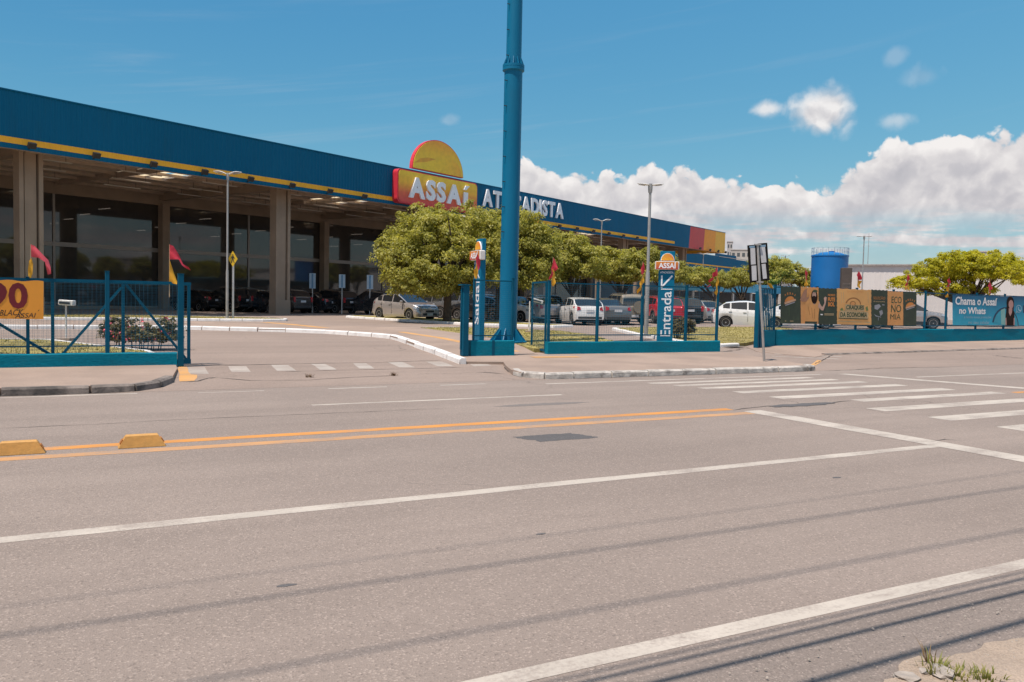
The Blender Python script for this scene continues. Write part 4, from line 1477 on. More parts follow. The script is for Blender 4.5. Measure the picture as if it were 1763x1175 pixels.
class Print:
    """flat print laid out on the plane of one banner; photo points are surveyed on that plane"""
    def __init__(s, root, P, ang, y0, dx=0.0):
        s.root, s.P, s.ang, s.y0, s.dx = root, P, ang, y0, dx

    def at(s, x, y):
        a, z = VP(x, y, s.P, s.ang)
        return a + s.dx, z

    def done(s, mb, name, mat, layer):
        mb.v = [(v[0], v[1] + wave(v[0], v[2]), v[2]) for v in mb.v]
        return mb.build(name, mat, s.root)

    def cloth(s, name, pts, mat):
        """four corners TL TR BR BL"""
        tl, tr, br, bl = [s.at(*p) for p in pts]
        n, m = 24, 8
        vs, fs = [], []
        for j in range(m + 1):
            for i in range(n + 1):
                u, v = i / n, j / m
                x = (tl[0] * (1 - u) + tr[0] * u) * (1 - v) + (bl[0] * (1 - u) + br[0] * u) * v
                z = (tl[1] * (1 - u) + tr[1] * u) * (1 - v) + (bl[1] * (1 - u) + br[1] * u) * v
                z += 0.012 * math.sin(u * 9 * math.pi) * (1 - v) * (1 if j == 0 else 0)
                vs.append((x, s.y0, z))
        w = n + 1
        for j in range(m):
            for i in range(n):
                a = j * w + i
                fs.append((a, a + w, a + w + 1, a + 1))
        return s.done(MB().add(vs, fs), name, mat, 0)

    def poly(s, pts, mat, name='print', layer=1):
        q = [s.at(*p) for p in pts]
        bm = bmesh.new()
        bm.faces.new([bm.verts.new((a, s.y0 - 0.0028 * layer, z)) for a, z in q])
        bmesh.ops.triangulate(bm, faces=bm.faces)
        bmesh.ops.subdivide_edges(bm, edges=bm.edges, cuts=1)
        bmesh.ops.triangulate(bm, faces=bm.faces)
        mb = MB()
        bm.verts.index_update()
        mb.add([v.co[:] for v in bm.verts], [tuple(v.index for v in f.verts) for f in bm.faces])
        bm.free()
        return s.done(mb, name, mat, layer)

    def oval(s, cx, cy, rx, ry, mat, a0=0, a1=360, layer=1, name='print', rot=0.0):
        st = 14
        pts = []
        for a in range(a0, a1 + (0 if a1 - a0 == 360 else 1), st):
            px, py = rx * math.cos(R(a)), -ry * math.sin(R(a))
            pts.append((cx + px * math.cos(rot) - py * math.sin(rot), cy + px * math.sin(rot) + py * math.cos(rot)))
        return s.poly(pts, mat, name, layer)

    def text(s, txt, x0, y0, x1, y1, mat, bold=0.02, layer=2, rot=0.0, shear=0.0):
        """text between photo x0..x1, y0 (top)..y1 (bottom)"""
        xm, ym = (x0 + x1) / 2, (y0 + y1) / 2
        (a0, _), (a1, _) = s.at(x0, ym), s.at(x1, ym)
        (_, z1), (_, z0) = s.at(xm, y0), s.at(xm, y1)
        mb = fit_text(MB(), txt, a0, a1, z0, z1, s.y0 - 0.0028 * layer, 0.0, bold, shear, rot)
        return s.done(mb, 'lettering', mat, layer)


M_bgreen = pm('banner dark green', (0.032, 0.048, 0.028), 0.6, var=0.10, vscale=1.5, dirt=0.5, dirtc=(0.07, 0.10, 0.05), dscale=2.5)
M_borange = pm('banner orange', (0.74, 0.34, 0.11), 0.6, var=0.07, vscale=1.2)
M_borange2 = pm('banner gold', (0.80, 0.42, 0.14), 0.6, var=0.06, vscale=1.2)
M_pcream = pm('print cream', (0.58, 0.42, 0.22), 0.6)
M_pgreen = pm('print green', (0.05, 0.085, 0.035), 0.6)
M_pskin = pm('print tan skin', (0.40, 0.20, 0.12), 0.6)
M_pskin2 = pm('print pale skin', (0.58, 0.36, 0.27), 0.6)
M_phair = pm('print dark hair', (0.03, 0.018, 0.014), 0.8, spec=0.1)
M_pshirt = pm('print shirt', (0.70, 0.34, 0.11), 0.6, var=0.1)
M_porange = pm('print orange', (0.66, 0.24, 0.05), 0.6)
M_ppeach = pm('print peach', (0.62, 0.36, 0.22), 0.6)
M_pwhite = pm('print white', (0.85, 0.83, 0.81), 0.6)
M_pgrey = pm('print grey', (0.33, 0.33, 0.36), 0.6)
M_pfold = pm('print shadow tone', (0.40, 0.17, 0.05), 0.6)

BN = thing('banner', 'long green and orange banner with man, sun logo and slogan on the right fence', 'banner', (RP[0], RP[1], 0), R(RA))
p = Print(BN, RP, RA, -0.02)
tops = lambda x: 493 + (x - 1343) * 11 / 236
bots = lambda x: 557 + (x - 1343) * 4 / 234
for x0, x1, m, up_ in ((1343, 1378, M_bgreen, 0), (1377.8, 1408.5, M_borange, 0.5), (1408, 1440.5, M_bgreen, 0), (1440, 1499.5, M_borange2, 0.5), (1499, 1527.3, M_bgreen, 1.2), (1527, 1554.3, M_borange, 0), (1554, 1577, M_bgreen, 0)):
    p.cloth('panel', [(x0, tops(x0) - up_), (x1, tops(x1) - up_), (x1, bots(x1)), (x0, bots(x0))], m)
# sun logo with arched name, twice


def sunlogo(cx, cy, k):
    for ch, a, dx, dy in zip('ASSAI', (0.45, 0.2, 0.0, -0.25, -0.5), (-9, -4.7, -0.2, 4.2, 8.4), (-9.2, -11.2, -11.8, -11.0, -8.8)):
        p.text(ch, cx + (dx - (1.4 if ch != 'I' else 0.5)) * k, cy + (dy - 2) * k, cx + (dx + (1.4 if ch != 'I' else 0.5)) * k, cy + (dy + 2) * k, M_porange, rot=a)
    pts = [(cx + (10 * math.cos(R(a)) * 0.85) * k - 1, cy - (8.2 * math.sin(R(a))) * k + 1.6 - 1.6 * math.cos(R(a))) for a in range(0, 181, 15)]
    p.poly(pts, M_porange, layer=1)
    p.poly([(cx - 10.5 * k, cy + 4.2 * k), (cx + 9.5 * k, cy - 2.3 * k), (cx + 10.2 * k, cy + 1.0 * k), (cx - 9.6 * k, cy + 7.6 * k)], M_ppeach, layer=2)
    p.poly([(cx - 9.0 * k, cy + 8.4 * k), (cx + 8.6 * k, cy + 2.6 * k), (cx + 8.3 * k, cy + 4.4 * k), (cx - 8.6 * k, cy + 10.2 * k)], M_pgrey, layer=2)


sunlogo(1359.5, 517, 0.98)
sunlogo(1566.5, 526, 0.82)
p.poly([(1357.2, 528), (1358.2, 528), (1358, 545), (1357, 545)], M_pgreen)
for x, y in ((1350.5, 553), (1359, 553.2)):
    p.poly([(x, y - 0.6), (x + (2 if x < 1355 else 6), y - 0.5), (x + (2 if x < 1355 else 6), y + 0.4), (x, y + 0.4)], M_pcream)
# man in an orange shirt, arms raised
p.poly([(1386, 516), (1391, 512.5), (1398, 519), (1406, 516), (1410, 520), (1409, 535), (1407, 547), (1406, 554), (1385, 553.5), (1386, 540), (1385.5, 525)], M_pshirt, 'shirt', 2)
p.poly([(1385, 553.5), (1406, 554), (1405, 558), (1384.5, 557.6)], M_bgreen, 'trousers', 2)
p.poly([(1391, 512), (1392, 505), (1392, 513), (1387, 519.5), (1380, 520), (1376, 516.5), (1380, 508), (1383, 501.5), (1385, 499), (1388.5, 497.5), (1385.5, 502), (1383.8, 508), (1382, 512.5), (1387, 513.2)], M_pskin, 'arm', 3)
p.poly([(1409, 520), (1412, 526), (1414.5, 529), (1418, 522), (1419, 515.5), (1417, 513.5), (1419.5, 511), (1422, 512.5), (1421.5, 517), (1420, 524), (1416, 535), (1413, 534.8), (1407, 529)], M_pskin2, 'arm', 3)
p.oval(1401, 511.5, 5.4, 12.2, M_phair, layer=3, name='hair')
p.oval(1400.5, 508, 3.4, 5.6, M_pskin2, layer=4, name='face')
p.oval(1400.2, 513.2, 3.2, 3.6, M_phair, layer=5, name='beard')
p.oval(1402, 501.6, 4.2, 2.2, M_pgreen, layer=5, name='cap')
p.poly([(1397.6, 520), (1404.5, 518), (1402, 524.4), (1399.6, 524.6)], M_pskin2, 'neck', 3)
for a in ((1390, 528, 1393, 543), (1396, 530, 1397.5, 548), (1401, 532, 1400.5, 549)):
    p.poly([(a[0], a[1]), (a[0] + 0.7, a[1]), (a[2] + 0.7, a[3]), (a[2], a[3])], M_pfold, layer=3)
p.text('NOSSO', 1424.5, 506.5, 1437, 510.3, M_porange, 0.03)
p.text('FUTE', 1424.3, 512.5, 1436.8, 519.4, M_porange, 0.05)
p.text('BOL', 1424.3, 520.6, 1436, 528, M_porange, 0.05)
p.poly([(1411.5, 540.8), (1415.5, 541), (1415.5, 543), (1411.5, 542.8)], M_pwhite)
for y in (540, 542):
    p.poly([(1418, y), (1434.5, y + 0.3), (1434.5, y + 1.3), (1418, y + 1)], M_pcream)
# badge panel
p.text('ECONOMIA', 1458, 501.2, 1486, 504.2, M_borange, 0.0)
p.oval(1468, 525, 13.6, 12.5, M_pfold, 0, 180, 1)
p.oval(1468, 525.6, 11.6, 10.8, M_borange2, 0, 180, 2)
p.oval(1467, 523, 5.0, 4.4, M_pfold, layer=3)
p.oval(1467, 523, 3.6, 3.0, M_borange, layer=4)
p.poly([(1454, 524.5), (1487, 526), (1487, 536), (1454, 535)], M_pcream, layer=3)
p.poly([(1443.5, 537), (1447, 535), (1492, 537.5), (1494, 540), (1493, 549), (1442.5, 547.5)], M_pcream, layer=4)
p.text('CRAQUES', 1455.5, 526, 1486, 534.6, M_pgreen, 0.035, 5)
p.text('DA ECONOMIA', 1445.5, 538, 1491.5, 546.4, M_pgreen, 0.03, 6)
p.poly([(1442.5, 547.6), (1493, 549.2), (1492.5, 550.6), (1442.7, 549)], M_pgreen, layer=4)
p.poly([(1489, 530), (1492.5, 527.5), (1494, 535), (1490, 535.5)], pm('print leaf', (0.16, 0.24, 0.07), 0.6), layer=3)
p.poly([(1445, 533), (1449, 530), (1451, 534.6), (1447, 536)], pm('print leaf', (0.16, 0.24, 0.07), 0.6), layer=3)
for x in (1447, 1451, 1493):
    p.poly([(x, 503), (x + 0.7, 503), (x + 1.4, 522), (x + 0.7, 522)], M_pcream)
p.poly([(1441, 552.5), (1497, 555), (1497, 556.4), (1441, 553.6)], M_pcream)
# small green panel: trolley print
p.text('SELEÇÃO', 1502.5, 510, 1523, 517, M_pfold, 0.02)
p.text('da economia', 1503, 518, 1522.5, 520.6, M_pcream, 0.0)
for q in ([(1505, 526), (1513, 524), (1516, 528), (1510, 534), (1505, 532)], [(1513, 536), (1518, 534), (1519.5, 540), (1515, 545)], [(1504, 541), (1508, 543.6), (1516, 546), (1516, 547), (1507, 545)], [(1518, 524.4), (1522, 524.8), (1522, 526.2), (1518, 525.8)], [(1511, 547), (1512, 547), (1511.5, 552), (1510.8, 552)]):
    p.poly(q, M_pgrey)
p.text('ECO', 1534, 511, 1551.5, 522.5, M_pgreen, 0.01)
p.text('NO', 1533, 525, 1550.5, 538, M_pgreen, 0.01)
p.text('MIA', 1531.5, 541, 1549.5, 550.5, M_pgreen, 0.0)
for x in (1344, 1378, 1409, 1440, 1470, 1499, 1527, 1554, 1576):
    a, z = p.at(x, tops(x))
    MB().tube((a, -0.02, z - 0.02), (a, 0.08, z + 0.02), 0.006, seg=4).build('tie', M_black, BN)

B2 = thing('banner', 'light blue banner with smiling woman and white slogan at the far right', 'banner', (RP[0], RP[1], 0), R(RA))
p = Print(B2, RP, RA, -0.02)
gz0, gz1 = p.at(1700, 561)[1], p.at(1700, 508)[1]
M_bblue = grad_mat('banner blue print', [(0, (0.02, 0.40, 0.56)), (0.55, (0.012, 0.27, 0.43)), (1, (0.004, 0.075, 0.17))], 'Z', gz0, gz1, 0.6)
p.cloth('panel', [(1639, 507.5), (1850, 514), (1850, 561), (1639, 560)], M_bblue)
p.text('Chama o Assaí', 1644, 512, 1715.5, 526, M_pwhite, 0.03)
p.text('no Whats', 1650.5, 529.5, 1696, 541, M_pwhite, 0.03)
M_ppale = pm('print pale blue', (0.34, 0.48, 0.55), 0.6)
p.text('e receba nossas promoções', 1659, 544, 1706, 549.8, M_ppale, 0.0)
p.text('no seu celular', 1666.5, 552.5, 1703, 558.0, M_ppale, 0.0)
M_pnavy = pm('print navy', (0.008, 0.05, 0.11), 0.6)
M_pteal = pm('print teal', (0.03, 0.34, 0.46), 0.6)
p.oval(1730, 562, 23, 33, M_pnavy, 0, 180, 1)
p.oval(1730.5, 562, 20.8, 30, M_pteal, 0, 180, 2)
p.poly([(1722, 534), (1729, 531), (1730, 559.6), (1722.5, 559)], pm('print box green', (0.22, 0.45, 0.42), 0.6), layer=3)
p.oval(1738.5, 523, 6.6, 12.4, M_phair, layer=3, name='hair')
p.poly([(1733, 520), (1745, 522), (1744, 538), (1731, 536)], M_phair, 'hair', 3)
p.oval(1739.6, 524.5, 4.2, 7.6, pm('print rose skin', (0.52, 0.27, 0.23), 0.6), layer=4, name='face')
p.poly([(1731.5, 534), (1736, 531), (1742, 532), (1745.5, 537), (1745, 561), (1729.5, 560.6), (1730, 543)], M_phair, 'blouse', 4)
p.poly([(1735.5, 531), (1742, 531.5), (1741, 539), (1738, 545), (1735.5, 539)], pm('print rose skin', (0.52, 0.27, 0.23), 0.6), 'neck', 5)
for i in range(2):
    p.poly([(1729.5 + i * 14.5, 548), (1731 + i * 14.5, 547), (1731.5 + i * 14, 560), (1729.5 + i * 14, 560)], pm('print rose skin', (0.52, 0.27, 0.23), 0.6), 'arm', 5)
p.oval(1753, 532, 5.0, 6.6, M_ppale, layer=3)
p.oval(1753, 532, 4.1, 5.5, M_bblue, layer=4)
p.poly([(1748.6, 536), (1751, 537.6), (1747.9, 539.6)], M_ppale, layer=3)
p.poly([(1751.2, 528.6), (1752.3, 528.4), (1753.0, 531), (1752.6, 532), (1754.2, 534.2), (1755.2, 533.4), (1756.4, 534.8), (1755.6, 536), (1753.8, 536), (1751.4, 533)], M_ppale, layer=5)
p.poly([(1760, 526), (1830, 528), (1830, 540), (1760, 539)], M_pnavy, layer=1)
for x in (1640, 1680, 1720, 1760):
    a, z = p.at(x, 508.5 + (x - 1639) * .03)
    MB().tube((a, -0.02, z - 0.02), (a, 0.08, z + 0.02), 0.006, seg=4).build('tie', M_black, B2)

LP = (-0.97, 17.70)
B3 = thing('banner', 'orange banner with large dark red digits and black handwriting on the left fence', 'banner', (LP[0], LP[1], 0))
p = Print(B3, LP, 0, -0.03)
M_bo = pm('poster orange', (0.82, 0.33, 0.035), 0.6, var=0.06, vscale=1.5)
M_pmar = pm('poster maroon', (0.16, 0.008, 0.016), 0.6)
p.cloth('panel', [(-150, 479), (75, 484.5), (75, 550), (-150, 548)], M_bo)
p.text('9', -30, 485.5, 12.5, 532, M_pmar, 0.035)
p.text('0', 14.5, 487, 48, 532, M_pmar, 0.035)
p.text('BLACK', 0.5, 533.5, 40, 543.5, M_black, 0.0, 3, rot=0.05, shear=0.3)
p.text('ASSAI', 27, 539.5, 61, 547.5, M_black, 0.0, 3, rot=0.05, shear=0.3)
p.poly([(65.5, 535.5), (68, 532.5), (67.5, 534.5), (65.2, 537)], M_black, layer=3)

# ------------------------------------------------------------------ pennant flags
M_fred = pm('flag red', (0.58, 0.030, 0.055), 0.7, var=0.12, vscale=5)
M_fpink = pm('flag faded red', (0.66, 0.075, 0.10), 0.7, var=0.12, vscale=5)
M_fyel = pm('flag yellow', (0.72, 0.36, 0.02), 0.7, var=0.12, vscale=5)
M_stick = pm('flag stick', (0.45, 0.33, 0.20), 0.6)


def flag(label, P, ang, stick, red, yel, redm=None):
    sx, s0, s1 = stick
    base = VP(sx[1], s1, P, ang)
    topp = VP(sx[0], s0, P, ang)
    dr = Vector((math.cos(R(ang)), math.sin(R(ang)), 0))
    loc = Vector((P[0], P[1], 0)) + dr * base[0] + Vector((0, 0, base[1]))
    t = thing('pennant_flag', label, 'flag', loc, R(ang), 'pennant flags along the fence')
    L = lambda x, y: (VP(x, y, P, ang)[0] - base[0], VP(x, y, P, ang)[1] - base[1])
    tp = (topp[0] - base[0], topp[1] - base[1])
    MB().tube((0, 0.02, -0.25), (tp[0], 0.02, tp[1]), 0.009, 0.006, 6).build('stick', M_stick, t)
    for nm, pts, m, ph in (('red_pennant', red, redm or M_fred, 0.0), ('yellow_pennant', yel, M_fyel, 1.3)):
        if not pts:
            continue
        q = [L(*a) for a in pts]
        bm = bmesh.new()
        bm.faces.new([bm.verts.new((a, 0, z)) for a, z in q])
        bmesh.ops.triangulate(bm, faces=bm.faces)
        for _ in range(2):
            bmesh.ops.subdivide_edges(bm, edges=bm.edges, cuts=1)
            bmesh.ops.triangulate(bm, faces=bm.faces)
        bm.verts.index_update()
        vs = []
        for v in bm.verts:
            d = abs(v.co.x - tp[0])
            vs.append((v.co.x, (0.035 + 0.12 * d) * math.sin(v.co.x * 26 + v.co.z * 17 + ph) * min(1, 0.15 + d * 9), v.co.z))
        fs = [tuple(v.index for v in f.verts) for f in bm.faces]
        bm.free()
        MB().add(vs, fs).build(nm, m, t, smooth=60)
    return t


flag('faded red and yellow pennant above the orange banner', (-0.97, 17.76), 0, ((53, 53), 421, 482), [(53, 421), (60, 424), (75, 440), (83, 448), (87, 460), (88, 472), (82, 473), (83, 462), (78, 452), (66, 444), (54, 443)], [(54, 444), (57, 455), (56, 472), (52, 482), (49, 480), (48, 466), (50, 450)], M_fpink)
flag('red and yellow pennant beside the gate end of the left fence', (-0.97, 17.76), 0, ((292, 292), 421, 490), [(292, 421), (299, 424), (308, 438), (316, 455), (325, 460), (329, 466), (319, 461), (313, 457), (308, 447), (292, 447)], [(292, 448), (297, 462), (305, 485), (304, 490), (291, 487)])
flag('drooping red and yellow pennant in front of the narrow exit sign', (8.89, 18.66), 0, ((822, 819), 434, 505), [(821, 436), (826, 448), (828, 458), (823, 466), (820, 452)], [(820, 455), (823, 466), (822, 480), (818, 480), (816, 466)])
flag('red and yellow pennant on the post beside the open pedestrian gate', (11.22, 18.86), 0, ((953, 950), 443, 492), [(953, 443), (958, 450), (961, 459), (957, 466), (953, 470), (950, 478), (945, 484), (949, 468)], [(952, 462), (956, 472), (957, 484), (953, 494), (949, 490), (951, 476)])
flag('red and yellow pennant between the tall lamp and the open gate', (11.22, 18.86), 0, ((1107, 1106), 451, 495), [(1107, 451), (1109, 460), (1110, 470), (1105, 474), (1102, 470), (1105, 460)], [(1107, 473), (1110, 474), (1108, 486), (1102, 500), (1097, 512), (1098, 500), (1102, 488)])
flag('red and yellow pennant at the right end of the middle fence', (11.22, 18.86), 0, ((1236, 1234), 459, 515), [(1235, 460), (1236, 474), (1229, 478), (1222, 490), (1217, 499), (1220, 488), (1226, 474)], [(1235, 474), (1237, 486), (1236, 498), (1234, 510), (1231, 505), (1234, 490)])
RQ = (21.19 - 0.005, 20.58 + 0.06)
flag('small pennant left of the blue tank above the banner man', RQ, RA, ((1388, 1387), 463, 495), [(1387, 464), (1390, 470), (1391, 480), (1389, 483), (1386, 478)], [(1387, 480), (1391, 482), (1391, 489), (1388, 494), (1385, 492)])
flag('small pennant right of the brown cabinet above the gold banner panel', RQ, RA, ((1478, 1477), 466, 499), [(1478, 467), (1482, 474), (1482, 482), (1477, 484), (1476, 474)], [(1477, 483), (1482, 484), (1482, 492), (1479, 497), (1476, 492)])
flag('small pennant above the dark right end of the long banner', RQ, RA, ((1563, 1562), 470, 503), [(1563, 471), (1565, 480), (1564, 488), (1560, 494), (1557, 502), (1561, 486)], [(1561, 488), (1565, 490), (1569, 503), (1564, 500), (1561, 496)])
flag('small pennant at the left edge of the light blue banner', RQ, RA, ((1635, 1633), 477, 507), [(1634, 478), (1636, 486), (1635, 494), (1631, 494), (1632, 484)], [(1631, 494), (1635, 494), (1633, 506), (1631, 514), (1629, 511)])
flag('small pennant above the words of the light blue banner', RQ, RA, ((1705, 1702), 479, 511), [(1704, 480), (1708, 490), (1707, 498), (1704, 506), (1702, 500), (1703, 490)], [(1703, 504), (1706, 503), (1704, 510), (1701, 511)])
flag('yellow scrap of pennant just right of the leaning stop sign', RQ, RA, ((1322, 1324), 484, 496), None, [(1321, 487), (1325, 488), (1331, 498), (1328, 499)])

# ------------------------------------------------------------------ tall blue sign pole
M_pole = pm('pole blue paint', (0.002, 0.145, 0.275), 0.45, var=0.06, vscale=0.8, spec=0.25, dirt=0.4, dirtc=(0.012, 0.095, 0.16), dscale=1.1, stretch=(1, 1, 0.3))
pb = G(874, 589, h_isl)
PL = thing('sign_pole', 'very tall thick blue steel pole with bolted flange beside the driveway', 'pole', pb)
MB().lathe([(0.262, 0.0), (0.262, 7.85)], seg=40).build('lower_shaft', M_pole, PL, smooth=40)
MB().lathe([(0.222, 8.0), (0.205, 16.5)], seg=40).build('upper_shaft', M_pole, PL, smooth=40)
MB().lathe([(0.262, 7.80), (0.315, 7.84), (0.315, 7.92), (0.30, 7.925), (0.315, 7.93), (0.315, 8.0), (0.222, 8.005)], seg=40).build('flange', M_pole, PL, smooth=30)
gs = MB()
for k in range(12):
    a = 2 * math.pi * k / 12
    gs.add([Vector((math.cos(a) * r - math.sin(a) * e, math.sin(a) * r + math.cos(a) * e, z)) for e in (-0.01, 0.01) for r, z in ((0.215, 8.0), (0.305, 8.0), (0.22, 8.22))], [(0, 1, 2), (5, 4, 3), (0, 3, 4, 1), (1, 4, 5, 2), (2, 5, 3, 0)])
gs.build('flange_rib', M_pole, PL)
gb = MB()
for k in range(10):
    a = 2 * math.pi * (k + 0.3) / 10
    gb.add([Vector((math.cos(a) * r - math.sin(a) * e, math.sin(a) * r + math.cos(a) * e, z)) for e in (-0.012, 0.012) for r, z in ((0.25, 0.02), (0.52, 0.02), (0.52, 0.06), (0.25, 0.42))], [(0, 1, 2, 3), (7, 6, 5, 4), (0, 4, 5, 1), (1, 5, 6, 2), (2, 6, 7, 3), (3, 7, 4, 0)])
gb.build('base_gusset', M_pole, PL)
MB().lathe([(0.56, -0.06), (0.56, 0.03), (0.0, 0.031)], seg=36).build('base_plate', M_pole, PL)
for i in range(18):
    z = 3.2 + i * 0.72
    r = 0.262 if z < 7.9 else 0.215
    MB().tube((-r * 0.9, -r * 0.35, z), (-r - 0.07, -r * 0.35, z), 0.012, seg=6).build('step_peg', M_black, PL)


# ------------------------------------------------------------------ entrance and exit totems
def totem(label, loc, ang, word, entry):
    t = thing('totem_sign', label, 'sign', loc, R(ang))
    mb_ = pm('totem blue', (0.003, 0.15, 0.27), 0.4, spec=0.2, var=0.05)
    W2 = 0.235
    MB().bbox((0, 0.07, 1.19), (2 * W2, 0.14, 2.38), 0.008).build('panel', mb_, t)
    MB().bbox((0.02, 0.09, 2.66), (0.44, 0.10, 0.60), 0.008).build('top_panel', mb_, t)
    lb = MB().bbox((0.0, 0.0, 2.52), (0.72, 0.16, 0.25), 0.02).build('logo_box', pm('totem logo edge', (0.74, 0.70, 0.66), 0.5), t)
    gm = grad_mat('totem logo print ' + word, [(0, (0.50, 0.05, 0.04)), (1, (0.72, 0.26, 0.03))], 'Z', 2.40, 2.64)
    MB().box((-0.015, -0.086, 2.52), (0.66, 0.01, 0.225)).build('logo_face', gm, lb)
    MB().add(*(lambda m: (m.v, m.f))(fit_text(MB(), 'ASSAÍ', -0.27, 0.26, 2.435, 2.635, -0.095, 0.0, 0.03))).build('lettering', M_lit, lb)
    half = [(0.01 + 0.205 * math.cos(R(a)), 2.665 + 0.235 * math.sin(R(a))) for a in range(0, 181, 10)]
    MB().prism(half, 0.0, 0.035).build('sun_rim', M_lit, t)
    half = [(0.01 + 0.19 * math.cos(R(a)), 2.672 + 0.215 * math.sin(R(a))) for a in range(0, 181, 10)]
    gs_ = grad_mat('totem sun print ' + word, [(0, (0.80, 0.42, 0.05)), (1, (0.72, 0.20, 0.04))], 'X', -0.2, 0.2)
    MB().prism(half, -0.008, -0.001).build('sun_face', gs_, t)
    wv = [(-0.17, 2.68), (-0.05, 2.74), (0.06, 2.78), (0.15, 2.74), (0.19, 2.68)]
    MB().prism(wv, -0.012, -0.009).build('sun_wave', pm('sun ochre', (0.66, 0.27, 0.02), 0.45), t)
    fit_text(MB(), 'ATACADISTA', -0.20, 0.20, 2.285, 2.345, -0.005, 0.0, 0.02).build('lettering', M_lit, t)
    st = MB()
    if entry:
        st.prism([(-0.17, 2.22), (-0.125, 2.22), (-0.125, 1.93), (0.15, 2.235), (0.185, 2.20), (-0.12, 1.86), (-0.17, 1.86)], -0.006, -0.001)
    else:
        st.prism([(-0.17, 2.22), (-0.125, 2.22), (0.15, 1.93), (0.15, 1.90), (-0.17, 2.15)], -0.006, -0.001)
    st.prism([(-0.16, 1.795), (0.18, 1.795), (0.18, 1.825), (-0.16, 1.825)], -0.006, -0.001)
    st.build('arrow', M_lit, t)
    hl = 1.36 if entry else 1.05
    vs, fs = glyphs(word, 0.0, 0.01)
    xs = [v[0] for v in vs]
    ys = [v[1] for v in vs]
    kx, ky = hl / (max(xs) - min(xs)), 0.30 / (max(ys) - min(ys))
    MB().add([(0.16 - (v[1] - min(ys)) * ky, -0.005, 1.74 - hl + (v[0] - min(xs)) * kx) for v in vs], fs).build('lettering', M_lit, t)
    return t


totem('blue upright entrance sign with half sun logo and vertical lettering', (16.18, 20.20, 0.17), -30, 'Entrada', True)
totem('narrow blue upright exit sign seen nearly edge on behind the thick gate post', (9.78, 20.15, 0.20), -94, 'Saída', False)


# ------------------------------------------------------------------ street furniture
M_galv = pm('galvanised steel', (0.42, 0.40, 0.38), 0.45, 0.5, var=0.1, vscale=2)
M_lampw = pm('white lamp paint', (0.68, 0.66, 0.64), 0.4, var=0.05)
M_lens = pm('lamp lens', (0.50, 0.49, 0.47), 0.25)


def lamp(label, base, h, span, headw, flat=False, rot=0.0, r=0.055, mat=None, tilt=0.18):
    t = thing('street_lamp', label, 'street lamp', base, rot, 'double-headed car park lamps')
    m = mat or M_galv
    MB().lathe([(r * 1.25, 0), (r * 1.2, 2.2), (r * 0.9, 2.3), (r * 0.75, h)], seg=12).build('pole', m, t, smooth=40)
    MB().lathe([(r * 3, 0), (r * 3, 0.03), (0, 0.031)], seg=12).build('base_plate', m, t)
    for sgn in (-1, 1):
        L = span / 2
        vs, fs = [], []
        for i in range(9):
            u = i / 8
            w = headw * (0.35 + 0.65 * math.sin(math.pi * min(1, u * 1.05 + 0.12)) ** 0.6) * 0.5
            th = 0.055 if flat else 0.075
            x = sgn * (0.06 + L * u)
            z = h + 0.02 + L * u * tilt + (0.0 if flat else 0.05 * math.sin(u * 3.1))
            for k in range(8):
                a = 2 * math.pi * k / 8
                vs.append((x, w * math.cos(a), z + th * 0.5 * math.sin(a) * (0.5 + 0.5 * math.sin(math.pi * min(1, u + 0.15)))))
        for i in range(8):
            for k in range(8):
                fs.append((i * 8 + k, i * 8 + (k + 1) % 8, i * 8 + 8 + (k + 1) % 8, i * 8 + 8 + k))
        fs += [tuple(range(8)), tuple(64 + q for q in range(8))]
        hd = MB().add(vs, fs).build('lamp_head', M_lampw, t, smooth=50, fix=True)
        MB().box((sgn * (0.06 + L * 0.6), 0, h + L * 0.6 * tilt - 0.01), (L * 0.55, headw * 0.6, 0.02), ry=-sgn * tilt).build('lens', M_lens, hd)
    MB().lathe([(r * 1.1, h - 0.25), (r * 1.3, h - 0.1), (r * 1.3, h + 0.06), (0, h + 0.08)], seg=12).build('collar', m, t)
    return t


b = G(391, 548, h_isl)
lamp('slim pale lamp post with two white petal heads beside the yellow crossing sign', b, (548 - 303) * (b - CAMP).dot(_fw) / FPX, 1.15, 0.32, rot=-R(20))
b = G(1112, 579, h_isl)
lamp('tall grey double lamp post just left of the entrance sign', b, (579 - 322) * (b - CAMP).dot(_fw) / FPX, 0.80, 0.26, True, rot=-R(28), r=0.062, tilt=0.12)
b = AT(1033, 500, 60)
lamp('slim lamp post with white heads rising from the trees below the fascia', (b.x, b.y, 0.25), 6.95, 1.15, 0.32, rot=-R(28))
b = AT(1209, 500, 100)
lamp('distant lamp with white head in front of the blue wing', (b.x, b.y, 0.25), 7.0, 1.4, 0.4, rot=-R(28))
b = AT(1350, 500, 105)
lamp('distant thin double lamp left of the blue tank', (b.x, b.y, 0.25), 7.3, 1.1, 0.3, True, rot=-R(40))
b = AT(1484, 500, 72)
lamp('double lamp post right of the blue tank', (b.x, b.y, 0.25), 7.25, 1.25, 0.32, True, rot=-R(40), r=0.06, tilt=0.03)
b = AT(1378, 500, 150)
lamp('faint far lamp post just left of the blue tank', (b.x, b.y, 0.25), 7.0, 1.2, 0.3, True, rot=-R(40))
b = AT(1492, 500, 140)
o = thing('antenna_mast', 'thin tall mast behind the lamp right of the tank', 'mast', (b.x, b.y, 0))
MB().tube((0, 0, 0), (0, 0, 13.6), 0.09, 0.03, 8).build('mast', M_galv, o)
MB().tube((-0.3, 0, 11.5), (0.3, 0, 11.5), 0.02, seg=4).build('crossbar', M_galv, o)

